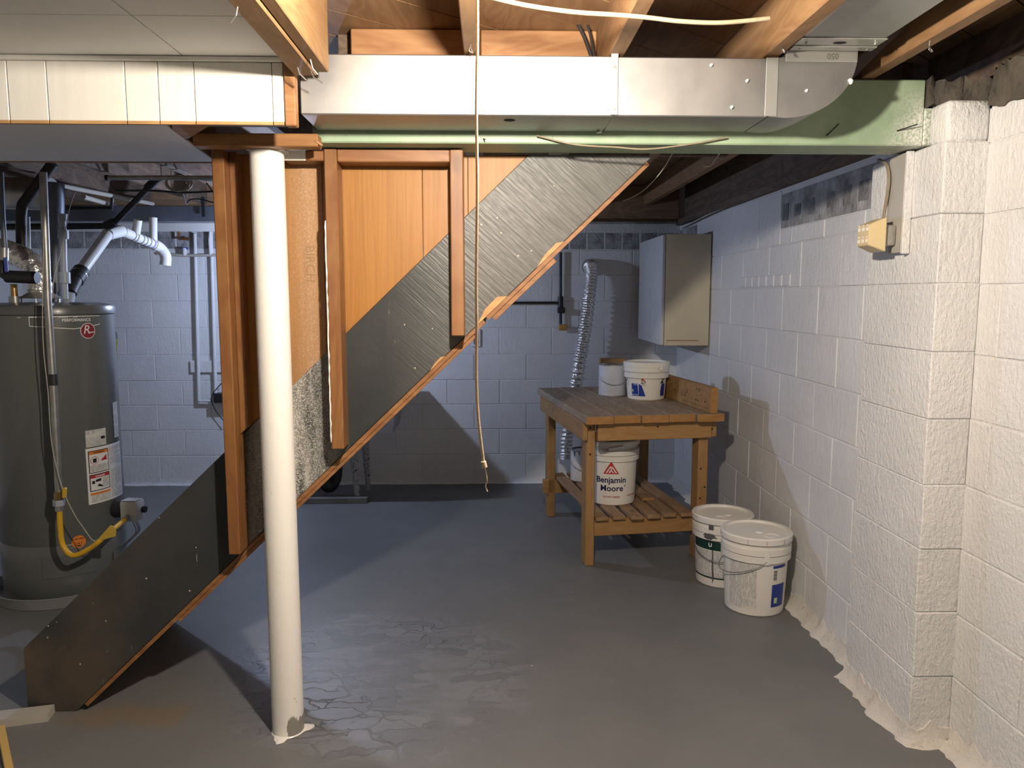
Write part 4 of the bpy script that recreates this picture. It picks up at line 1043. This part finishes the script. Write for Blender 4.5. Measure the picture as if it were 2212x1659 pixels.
# ------------------------------------------------------------------ laundry tub behind the stairs
t = thing('laundry_tub', 'old laundry tub on rust flecked metal legs behind the stairs', 'sink', (-.98, 5.3, 0))
tb = bmesh.new()
def frus(x0, x1, y0, y1, z0, X0, X1, Yy0, Yy1, z1):
    bm = bmesh.new(); a = [bm.verts.new(p) for p in ((x0, y0, z0), (x1, y0, z0), (x1, y1, z0), (x0, y1, z0))]; b = [bm.verts.new(p) for p in ((X0, Yy0, z1), (X1, Yy0, z1), (X1, Yy1, z1), (X0, Yy1, z1))]
    bm.faces.new(a[::-1])
    i = [bm.verts.new(v.co * 1 + Vector((.02 if k in (0, 3) else -.02, .02 if k < 2 else -.02, 0))) for k, v in enumerate(b)]
    d = [bm.verts.new(v.co + Vector((.02 if k in (0, 3) else -.02, .02 if k < 2 else -.02, .03))) for k, v in enumerate(a)]
    for k in range(4):
        j = (k + 1) % 4
        bm.faces.new((a[k], a[j], b[j], b[k])); bm.faces.new((b[k], b[j], i[j], i[k])); bm.faces.new((i[k], i[j], d[j], d[k]))
    bm.faces.new(d); bmesh.ops.recalc_face_normals(bm, faces=bm.faces[:]); return bm
obj('basin', frus(-1.30, -.66, 5.10, 5.52, .50, -1.36, -.60, 5.06, 5.58, .86), M_sink, t)
obj('leg', tube([(-.925, 5.22, .042), (-.95, 5.20, .499)], .02, 4, rfun=lambda i: (.018, .040)[i]), M_legs, t)
obj('leg', tube([(-.90, 5.54, .0), (-.915, 5.50, .499)], .02, 4, rfun=lambda i: (.016, .034)[i]), M_legs, t)
obj('leg', tube([(-1.27, 5.22, .042), (-1.25, 5.20, .499)], .02, 4, rfun=lambda i: (.018, .040)[i]), M_legs, t)
obj('leg', tube([(-1.27, 5.54, .0), (-1.25, 5.50, .499)], .02, 4, rfun=lambda i: (.016, .034)[i]), M_legs, t)
obj('drain_trap', tube(smooth_path([(-1.10, 5.40, .50), (-1.10, 5.40, .30), (-1.10, 5.36, .15), (-1.13, 5.30, .09), (-1.17, 5.30, .14), (-1.18, 5.33, .28)], 6), .045, 14), M_rubber, t, smooth=60)
o = obj('wooden_skid', B(-1.31, -.85, 5.17, 5.26, 0, .04, .003), M_greywood); tag(o, 'weathered wooden skid under the front legs of the tub', 'board')

# ------------------------------------------------------------------ water heater
wx, wy, wr_ = -2.075, 3.70, .268
wh = thing('water_heater', 'tall grey tank water heater with warning labels and a gas valve', 'water heater', (wx, wy, 0))
HB = .022
def L(name, bm, m, smooth=False, par=None): return obj(name, bm, m, par or wh, smooth, local=True)
tk = L('tank', lathe([(0, HB), (wr_ - .004, HB), (wr_, HB + .006), (wr_, .28), (wr_ - .0015, .283), (wr_, .286), (wr_, 1.33), (wr_ - .003, 1.333)], 72), M_tank, 35)
L('top_cap', lathe([(wr_ - .002, 1.333), (wr_ + .008, 1.334), (wr_ + .008, 1.362), (wr_ + .002, 1.374), (wr_ - .06, 1.385), (0, 1.388)], 72), M_tanktop, 35)
L('base_skirt', lathe([(0, .004), (.25, .004), (.25, HB), (0, HB)], 48), M_iron, 35)
# front faces the room: angle 0 is -Y; the camera sees it from the right
rc = lambda z: wr_
va = math.atan2(-wx, wy)     # direction towards the camera
L('badge_outline', wrap(flat2([[(-.10, -.001), (.14, -.001), (.14, .001), (-.10, .001)]]), rc, va - .12, 1.322), M_print)
bm = textmesh('PERFORMANCE', .018, .0004, 'RIGHT'); L('lettering', wrap(bm, rc, va + .62, 1.308), M_print)
out = []
for a, b in (((-.11, .022), (-.11, -.018)), ((-.11, -.018), (.06, -.034)), ((.06, -.034), (.115, -.028)), ((.115, -.028), (.19, -.016)), ((-.11, .022), (.19, .022))):
    d = Vector((b[0] - a[0], b[1] - a[1])).normalized(); n = Vector((-d.y, d.x)) * .0016
    seg = 6
    for k in range(seg):
        p = [a[0] + (b[0] - a[0]) * k / seg, a[1] + (b[1] - a[1]) * k / seg]; q = [a[0] + (b[0] - a[0]) * (k + 1) / seg, a[1] + (b[1] - a[1]) * (k + 1) / seg]
        out.append([(p[0] - n.x, p[1] - n.y), (q[0] - n.x, q[1] - n.y), (q[0] + n.x, q[1] + n.y), (p[0] + n.x, p[1] + n.y)])
L('badge_outline', wrap(flat2(out), rc, va + .10, 1.303), M_print)
circ = lambda r, n=24, sx=1: flat2([[(r * sx * math.cos(2 * PI * k / n), r * math.sin(2 * PI * k / n)) for k in range(n)]])
M_badge = mat('dark_red_badge', (.26, .02, .03), .35)
e = L('round_badge', wrap(circ(.036), rc, va + .56, 1.258, .0016), M_print)
L('round_badge_field', wrap(circ(.033), rc, va + .56, 1.258, .0022), M_badge, False, e)
bm = textmesh('R', .056, .0002, shear=.2); L('lettering', wrap(bm, rc, va + .53, 1.262, .0028), M_print, False, e)
bm = textmesh('heem', .016, .0002, shear=.2); L('lettering', wrap(bm, rc, va + .62, 1.252, .0028), M_print, False, e)
# labels
def wrapl(bm, *a):
    for v in bm.verts: v.co.y *= .88
    return wrap(bm, *a)
la = va + .40
lb = L('rating_label', wrap(grid2(0, .105, 0, .078, 8), rc, la, .722), M_fine)
L('label_mark', wrap(grid2(.075, .097, .03, .042, 2), rc, la, .722, .002), M_blackprint, False, lb)
wl = L('warning_label', wrapl(grid2(-.004, .22, 0, .30, 12), rc, la, .452), M_print)
L('fine_print', wrapl(grid2(.118, .215, .01, .29, 8), rc, la, .452, .0018), M_fine, False, wl)
def panelbox(u0, u1, v0, v1, band):
    L('label_border', wrapl(grid2(u0, u1, v0, v1, 6), rc, la, .452, .0019), M_blackprint, False, wl)
    L('label_field', wrapl(grid2(u0 + .004, u1 - .004, v0 + .004, v1 - .004, 6), rc, la, .452, .0024), M_print, False, wl)
    L('label_band', wrapl(grid2(u0 + .004, u1 - .004, v1 - .020, v1 - .004, 6), rc, la, .452, .0029), band, False, wl)
    bm = textmesh('WARNING' if band is M_orange else 'DANGER', .012, .0004); 
    for v in bm.verts: v.co.x += (u0 + u1) / 2; v.co.y += v1 - .012
    L('lettering', wrapl(bm, rc, la, .452, .0034), M_blackprint if band is M_orange else M_print, False, wl)
panelbox(.006, .112, .165, .285, M_orange); panelbox(.006, .112, .068, .158, M_red)
def shift(bm, u, v):
    for x in bm.verts: x.co.x += u; x.co.y += v
    return bm
L('prohibition_ring', wrapl(shift(circ(.021), .035, .232), rc, la, .452, .0030), M_red, False, wl)
L('prohibition_field', wrapl(shift(circ(.0185), .035, .232), rc, la, .452, .0034), M_print, False, wl)
L('fuel_can_mark', wrapl(grid2(.026, .044, .221, .243, 2), rc, la, .452, .0038), M_blackprint, False, wl)
L('flame_mark', wrapl(flat2([[(.066, .225), (.102, .225), (.098, .24), (.100, .256), (.088, .246), (.082, .240), (.074, .236)]]), rc, la, .452, .0034), M_red, False, wl)
L('fine_print', wrapl(grid2(.012, .106, .172, .208, 6), rc, la, .452, .0030), M_fine, False, wl)
L('tap_mark', wrapl(flat2([[(.016, .108), (.03, .108), (.03, .124), (.016, .124)], [(.034, .116), (.062, .118), (.062, .132), (.034, .128)]]), rc, la, .452, .0034), M_blackprint, False, wl)
L('hand_mark', wrapl(flat2([[(.040, .094), (.066, .084), (.070, .090), (.05, .104)]]), rc, la, .452, .0034), M_blackprint, False, wl)
L('fine_print', wrapl(grid2(.070, .106, .078, .134, 4), rc, la, .452, .0030), M_fine, False, wl)
L('label_band', wrapl(grid2(.006, .112, .048, .060, 6), rc, la, .452, .0026), M_orange, False, wl)
L('fine_print', wrapl(grid2(.010, .112, .008, .046, 6), rc, la, .452, .0024), M_fine, False, wl)
L('side_label', wrap(grid2(0, .05, 0, .17, 4), rc, la + .62, .74), M_fine)
os_ = L('round_sticker', wrap(circ(.030, 28, 1), rc, va + .19, .290), M_orange)
bm = textmesh('DO NOT REMOVE', .0068, .0002); L('lettering', wrap(shift(bm, 0, .014), rc, va + .19, .290, .002), M_blackprint, False, os_)
L('sticker_mark', wrap(flat2([[(-.012, -.002), (-.010, -.002), (-.009, -.016), (-.011, -.016)], [(.012, -.002), (.010, -.002), (.009, -.016), (.011, -.016)], [(-.009, -.016), (.009, -.016), (.006, -.022), (-.006, -.022)], [(-.004, -.006), (.004, -.006), (0, -.014)]]), rc, va + .19, .290, .002), M_blackprint, False, os_)
L('access_door', wrap(grid2(-.13, .10, 0, .10, 10), rc, va + .10, .135, .004), M_tank)
# drip pan
o = obj('drip_pan', lathe([(0, .002), (.305, .002), (.322, .055), (.325, .055), (.325, .058), (.318, .058), (.302, .0038), (0, .0038)], 64, (wx, wy, 0)), M_pan, smooth=35); tag(o, 'shallow grey metal drip pan under the water heater', 'drip pan')
# gas control
ga = va + .92
gx, gy = (wr_) * math.sin(ga), -(wr_) * math.cos(ga)
Mg = Matrix.Translation((gx, gy, .40)) @ Matrix.Rotation(ga, 4, 'Z')
gv = thing('gas_valve_tmp', 'x', 'x'); bpy.data.objects.remove(gv)
bm = B(-.038, .038, -.13, -.045, -.055, .045, .012, 2); onto(bm, Mg); gvb = L('gas_valve', bm, M_valve, 40)
bm = tube([(0, -.046, 0), (0, -.002, 0)], .042, 20); onto(bm, Mg); L('valve_neck', bm, M_rubber, 40, gvb)
bm = B(-.03, .03, -.125, -.05, .0455, .0465, 0); onto(bm, Mg); L('valve_label', bm, M_fine, False, gvb)
bm = tube([(.015, -.132, -.005), (.015, -.146, -.005)], .016, 14); onto(bm, Mg); L('valve_knob', bm, M_rubber, 40, gvb)
bm = tube([(-.036, -.085, -.03), (-.062, -.085, -.036)], .014, 10); onto(bm, Mg); L('inlet_fitting', bm, M_steel, 40, gvb)
for dx in (-.01, .008, .02):
    bm = tube(smooth_path([(dx, -.09, -.056), (dx + .01, -.10, -.11), (dx - .004, -.07, -.15), (dx + .004, -.01, -.20)], 4), .003, 6); onto(bm, Mg); L('burner_tube', bm, M_steel, 60, gvb)
L('burner_door', wrap(grid2(-.05, .05, 0, .10, 6), rc, ga + .02, .10, .01), M_tank)
# fittings on the tank top
for px_, dy in ((.0, .0),):
    L('draft_hood', lathe([(.085, 1.405), (.088, 1.407), (.06, 1.425), (.05, 1.432), (.0, 1.433)], 28, (-.03, -.02, 0)), M_galvstrip, 40)
    for a in (.3, 1.9, 3.4, 5.0): L('hood_leg', tube([(-.03 + .078 * math.cos(a), -.02 + .078 * math.sin(a), 1.384), (-.03 + .078 * math.cos(a), -.02 + .078 * math.sin(a), 1.412)], .004, 6), M_galvstrip)
L('nipple', tube([(-.10, -.10, 1.38), (-.10, -.10, 1.47)], .014, 12), M_brass, 40)
L('nipple_cap', tube([(-.10, -.10, 1.383), (-.10, -.10, 1.415)], .024, 12), M_steel, 40)

def wpt(px, py, Y): return at(px, py, Y=Y)
# gas riser pipe in front of the tank
t = thing('gas_riser', 'steel gas pipe dropping in front of the tank to a yellow hose', 'pipe', wpt(128, 1060, 3.33))
gp = [wpt(93, 372, 3.36), wpt(103, 650, 3.36), wpt(116, 850, 3.355), wpt(127, 1062, 3.35)]
obj('pipe', tube(gp, .0155, 12), M_steel, t, smooth=60)
obj('clamp', tube([wpt(114.5, 808, 3.356), wpt(116, 832, 3.356)], .0185, 12), M_rubber, t, smooth=50)
obj('union', tube([wpt(127, 1062, 3.35), wpt(127, 1078, 3.35)], .020, 8), M_brass, t, smooth=30)
obj('union', tube([wpt(127, 1079, 3.35), wpt(127.5, 1092, 3.35)], .024, 6), M_greypvc, t)
obj('union', tube([wpt(127.5, 1092, 3.35), wpt(128, 1103, 3.35)], .017, 8), M_steel, t, smooth=30)
vend = Vector((wx, wy, 0)) + (Mg @ Vector((-.062, -.085, -.036)))
hp = smooth_path([wpt(128.5, 1103, 3.35), wpt(130, 1140, 3.345), wpt(136, 1178, 3.34), wpt(158, 1200, 3.335), wpt(195, 1184, 3.34), wpt(225, 1160, 3.36), vend], 7)
obj('yellow_hose', tube(hp, .0115, 12), M_gold, t, smooth=60)
obj('hose_tag', prism_xz([(wpt(207, 1170, 3.335).x, wpt(207, 1170, 3.335).z), (wpt(238, 1128, 3.335).x, wpt(238, 1135, 3.335).z), (wpt(250, 1128, 3.335).x, wpt(250, 1140, 3.335).z), (wpt(250, 1158, 3.335).x, wpt(250, 1158, 3.335).z)], 3.332, 3.338), M_tag, t)
obj('shutoff_handle', beam_between(wpt(140, 1054, 3.325), wpt(139, 1075, 3.325), .020, .012), M_gold, t)
cable('thermostat_wire', [wpt(98, 372, 3.34), wpt(92, 700, 3.345), wpt(104, 850, 3.335), wpt(112, 960, 3.33), wpt(134, 1052, 3.32), wpt(160, 1110, 3.33), wpt(180, 1140, 3.34), wpt(197, 1164, 3.345), wpt(207, 1170, 3.35)], .0022, M_web, 'thin grey wire trailing down the gas pipe', 'wire')
t = thing('ground_wire', 'copper pipe with yellow tape beside the tank', 'pipe', (-1.86, 3.98, .9))
obj('pipe', tube([wpt(243, 722, 3.95), wpt(250, 860, 3.95), wpt(255, 1010, 3.95)], .008, 10), M_rustpipe, t, smooth=50)
obj('tape', tube([wpt(247, 732, 3.94), wpt(249, 780, 3.94)], .012, 8), M_yellow, t, smooth=40)
obj('bracket', B(wpt(236, 720, 3.95).x, wpt(250, 720, 3.95).x, 3.93, 3.965, wpt(243, 745, 3.95).z, wpt(243, 717, 3.95).z, .002), M_iron, t)

# foil flue
t = thing('foil_flue', 'crinkled foil wrapped flue bending off the tank top', 'flue', (wx - .03, wy, 1.43))
obj('foil_wrap', tube(smooth_path([(wx - .03, wy - .02, 1.43), (wx - .033, wy - .02, 1.50), (wx - .065, wy - .02, 1.57), (wx - .14, wy - .02, 1.612), (wx - .205, wy - .02, 1.628)], 9), .054, 20, rfun=lambda i: .052 + .005 * math.sin(i * 2.4) * math.cos(i * .9)), M_foil, t, smooth=70)
obj('bare_end', tube([(wx - .20, wy - .02, 1.627), (wx - .28, wy - .02, 1.645)], .049, 20), M_brass, t, smooth=50)
# overhead pipes
def pipe(name, pts, r, m, label, cat='pipe', sm=6, seg=12, group=None, fit=None):
    t = thing(name, label, cat, pts[0])
    if group: t['group'] = group
    P = smooth_path(pts, sm) if sm else pts
    obj('pipe_run', tube(P, r, seg), m, t, smooth=60)
    for a, b, rr, mm in (fit or []): obj('fitting', tube([a, b], rr, seg), mm, t, smooth=50)
    return t
t = thing('grey_flue_pipe', 'wide blue grey flue standing behind the foil flue', 'flue', wpt(122, 560, 4.17))
obj('flue', tube([wpt(120, 660, 4.17), wpt(120, 395, 4.17)], .042, 20), M_fluegrey, t, smooth=60)
obj('flue_joint', tube([wpt(120, 505, 4.17), wpt(120, 500, 4.17)], .044, 20), M_fluegrey, t, smooth=60)
pipe('round_duct', [wpt(-60, 415, 4.3), wpt(112, 420, 4.3)], .085, M_steel, 'big round metal duct under the joists above the tank', 'duct', 0, 24, fit=[(wpt(108, 420, 4.3), wpt(114, 420, 4.3), .088, M_galvstrip)])
pipe('relief_pipe', [wpt(140, 645, 3.85), wpt(137, 560, 3.85), wpt(136, 500, 3.85), wpt(134, 462, 3.85)], .0165, M_greypvc, 'grey plastic relief pipe with couplings on the tank', fit=[(wpt(140, 612, 3.85), wpt(139, 588, 3.85), .026, M_greypvc), (wpt(137, 516, 3.85), wpt(136.5, 497, 3.85), .024, M_greypvc), (wpt(136, 478, 3.85), wpt(135.5, 462, 3.85), .021, M_greypvc)], sm=0)
# white waste pipe
t = thing('waste_pipe', 'white plastic waste pipe with ringed joints and a rubber coupling', 'pipe', wpt(170, 590, 4.2))
q = [wpt(172, 590, 4.2), wpt(232, 506, 4.45), wpt(262, 499, 4.6), wpt(332, 528, 4.95), wpt(345, 535, 5.0)]
obj('pipe_run', tube([q[0], q[1]], .031, 18), M_pvc, t, smooth=60)
obj('pipe_run', tube([q[1], q[2]], .034, 18), M_pvc, t, smooth=60)
obj('pipe_run', tube([q[2], q[3]], .029, 18), M_pvc, t, smooth=60)
obj('wye_branch', tube([q[2].lerp(q[3], .42), q[2].lerp(q[3], .42) + Vector((.03, -.02, .10))], .024, 14), M_pvc, t, smooth=60)
for f_ in (.02, .3, .38, .55, .66, .78): 
    a = q[2].lerp(q[3], f_); b = q[2].lerp(q[3], f_ + .018); obj('joint_ring', tube([a, b], .0325, 18), M_pvcband, t, smooth=40)
obj('purple_primer_ring', tube([q[2].lerp(q[3], .9), q[2].lerp(q[3], .94)], .0315, 18), mat('purple_primer', (.35, .28, .55), .4), t, smooth=40)
obj('elbow_down', tube(smooth_path([q[3], q[4], q[4] + Vector((.025, .02, -.05)), q[4] + Vector((.02, .02, -.11))], 5), .034, 16), M_pvc, t, smooth=60)
obj('vertical_stub', tube([wpt(331, 523, 4.95), wpt(331, 470, 4.95)], .024, 14), M_pvc, t, smooth=60)
obj('rubber_coupling', tube([wpt(176, 585, 4.19), wpt(162, 606, 4.12)], .042, 18), M_rubber, t, smooth=50)
obj('hose_clamp', tube([wpt(172, 591, 4.17), wpt(169, 595, 4.16)], .0435, 18), M_steel, t, smooth=50)
obj('rubber_coupling', tube([wpt(163, 604, 4.12), wpt(150, 632, 4.06)], .036, 18, rfun=None), M_rubber, t, smooth=50)
obj('lower_run', tube([wpt(151, 630, 4.06), wpt(140, 690, 4.06), wpt(140, 1000, 4.06)], .028, 14), M_greypvc, t, smooth=50)
# black iron lines
pipe('iron_pipe', [wpt(-20, 490, 4.35), wpt(240, 488, 4.35), wpt(328, 398, 4.35), wpt(345, 385, 4.35)], .0175, M_iron, 'black iron pipe bending up beside the white waste pipe', sm=0, fit=[(wpt(228, 489, 4.35), wpt(248, 480, 4.35), .026, M_iron), (wpt(318, 408, 4.35), wpt(334, 392, 4.35), .025, M_iron)])
pipe('steel_conduit', [wpt(230, 384, 4.0), wpt(560, 384, 4.0)], .012, M_steel, 'straight grey conduit running under the joists', sm=0, fit=[(wpt(228, 384, 4.0), wpt(234, 384, 4.0), .015, M_iron), (Vector((-1.648, 4.0, wpt(300, 384, 4.0).z)), Vector((-1.648, 4.0, 2.0699)), .003, M_steel), (Vector((-1.25, 4.0, wpt(300, 384, 4.0).z)), Vector((-1.25, 4.0, 2.0699)), .003, M_steel)])
pipe('iron_pipe', [wpt(47, 540, 3.75), wpt(47, 455, 3.75), wpt(58, 430, 3.75), wpt(96, 378, 3.75), wpt(115, 352, 3.75)], .024, M_rubber, 'black insulated pipe angling up beside the round duct', sm=5)
pipe('iron_pipe', [wpt(62, 540, 3.8), wpt(60, 468, 3.8)], .010, M_greypvc, 'thin grey pipe beside the black insulated pipe', sm=0)
t = pipe('cold_water_pipe', [wpt(2, 372, 3.5), wpt(6, 470, 3.5), wpt(11, 540, 3.5)], .011, M_fluegrey, 'thin water pipe with a blue lever valve above the tank', sm=0)
obj('valve_body', tube([wpt(9, 535, 3.5), wpt(9, 562, 3.5)], .018, 12), M_steel, t, smooth=50)
obj('blue_lever', beam_between(wpt(12, 556, 3.47), wpt(14, 588, 3.47), .006, .016, (1, 0, 0)), M_bluev, t)
obj('lower_pipe', tube(smooth_path([wpt(9, 560, 3.5), wpt(4, 585, 3.5), wpt(12, 597, 3.5), wpt(40, 598, 3.5)], 5), .016, 12), M_rubber, t, smooth=60)
obj('insulation', tube([wpt(14, 597, 3.5), wpt(81, 600, 3.5)], .027, 16), M_rubber, t, smooth=50)
pipe('iron_pipe', [wpt(145, 450, 4.6), wpt(242, 450, 4.6), wpt(243, 428, 4.6)], .012, M_iron, 'small black pipe with an elbow below the joists', sm=0)
for k, (a, b) in enumerate((((100, 395), (330, 440)), ((180, 425), (250, 445)))):
    pipe('dusty_pipe', [wpt(a[0], a[1], 4.5 + k * .1), wpt(b[0], b[1], 5.5 - k * .3)], .014, M_web, 'dusty pipe slanting back under the joists', sm=0, group='dusty pipes under the joists')
o = obj('steel_beam', B(-3.38, -.5, 5.02, 5.10, wpt(300, 478, 5.02).z, wpt(300, 444, 5.02).z, .003), M_fluegrey); tag(o, 'dark blue grey steel beam below the joists of the utility corner', 'beam')
o = obj('ledger_board', B(-3.38, -1.0, 5.40, 5.44, wpt(300, 499, 5.4).z, wpt(300, 481, 5.4).z, .003), M_drywall); tag(o, 'white painted ledger board below the steel beam', 'board')
t = thing('hanger_strap', 'small steel strap hanging from the steel beam', 'strap', wpt(438, 450, 5.0))
obj('strap', B(wpt(434, 450, 5.0).x, wpt(442, 450, 5.0).x, 5.004, 5.009, wpt(438, 468, 5.0).z, wpt(438, 425, 5.0).z, .001), M_iron, t)
# cable coil
cc = wpt(378, 396, 4.1); pts = []
for k in range(40): a = k / 39 * 2 * PI * 2.2; pts.append(cc + Vector((.058 * math.cos(a) + .0008 * k, .01 * math.sin(a * .5), .038 * math.sin(a))))
pts += [cc + Vector((.16, 0, .015)), cc + Vector((.30, .02, .03))]
cable('cable_coil', pts, .0045, M_cable, 'loose loop of cable hung beside the conduit', n=2)
cable('overhead_cable', [wpt(250, 412, 4.3), wpt(330, 412, 4.3), wpt(400, 416, 4.3), wpt(480, 412, 4.3)], .006, M_blackc, 'black cable slung under the joists beside the steel beam')
cable('overhead_cable', [wpt(395, 416, 4.4), wpt(402, 440, 4.6), wpt(410, 432, 4.6), wpt(430, 430, 4.6), wpt(470, 436, 4.6), Vector((-1.648, 4.62, 2.0699))], .004, M_blackc, 'thin black wire looping over the steel beam')
cable('thin_wire', [wpt(162, 415, 4.0), wpt(150, 450, 3.85), wpt(143, 490, 3.76), wpt(130, 550, 3.68), wpt(118, 590, 3.55), wpt(113, 645, 3.45)], .0022, M_web, 'thin grey wire looping down past the relief pipe', 'wire')
# rear wall conduits
t = thing('wall_conduits', 'pair of white painted conduits on a mounting board, rear wall', 'conduit', RYp(440, 700))
obj('board', B(RYp(410, 790).x, RYp(520, 790).x, RY - .026, RY - .0065, RYp(430, 805).z, RYp(430, 779).z, .003), M_wall, t)
for x0, x1, yb2 in ((421, 430, 866), (456, 466, 850)):
    obj('conduit', tube([RYp(x0, 500, .04), RYp(x1, yb2, .04)], .0125, 12), M_wall, t, smooth=60)
obj('conduit', tube([RYp(428, 866, .04), RYp(500, 866, .04)], .010, 10), M_wall, t, smooth=60)
obj('junction_box', B(RYp(468, 860).x, RYp(510, 860).x, RY - .10, RY - .007, RYp(470, 868).z, RYp(470, 848).z, .003), M_iron, t)
cable('black_cable', [RYp(478, 828, .05), RYp(458, 855, .05), RYp(462, 880, .05), RYp(485, 912, .05)], .0035, M_blackc, 'thin black cable curling at the junction box, rear wall')
for k, (pp_, r, mm, lb_) in enumerate((
    ([(365, 488), (395, 490), (424, 502)], .013, M_wall, 'short white pipe above the wall conduits'),
    ([(352, 548), (400, 552), (470, 551)], .010, M_web, 'dusty pipe with a tap behind the waste pipe'),
    ([(455, 492), (453, 520), (455, 551)], .011, M_wall, 'white pipe dropping to the tap behind the waste pipe'),
    ([(386, 498), (387, 516), (410, 516)], .010, M_rustpipe, 'small copper elbow high on the rear wall'))):
    pipe('small_pipe', [RYp(a, b, .06) for a, b in pp_], r, mm, lb_, sm=0)
t = thing('wall_tap', 'small blue handled tap on the rear wall pipe', 'tap', RYp(400, 545))
obj('body', tube([RYp(399, 552, .06), RYp(399, 536, .06)], .016, 10), M_wall, t, smooth=50)
obj('handle', tube([RYp(392, 537, .06), RYp(406, 537, .06)], .008, 8), M_bluev, t, smooth=50)

# ------------------------------------------------------------------ foot of the stairs, left edge
o = obj('floor_plank', prism_xy([(-1.98, 2.345), (-1.487, 2.472), (-1.497, 2.533), (-1.98, 2.425)], 0, .028), M_pink)
tag(o, 'pale grey painted plank lying against the foot of the stairs', 'plank')
o = obj('yellow_stick', beam_between((-1.610, 2.422, .010), (-1.338, 2.048, .010), .022, .02), M_yellowwood); tag(o, 'yellow varnished stick lying on the floor by the plank', 'stick')
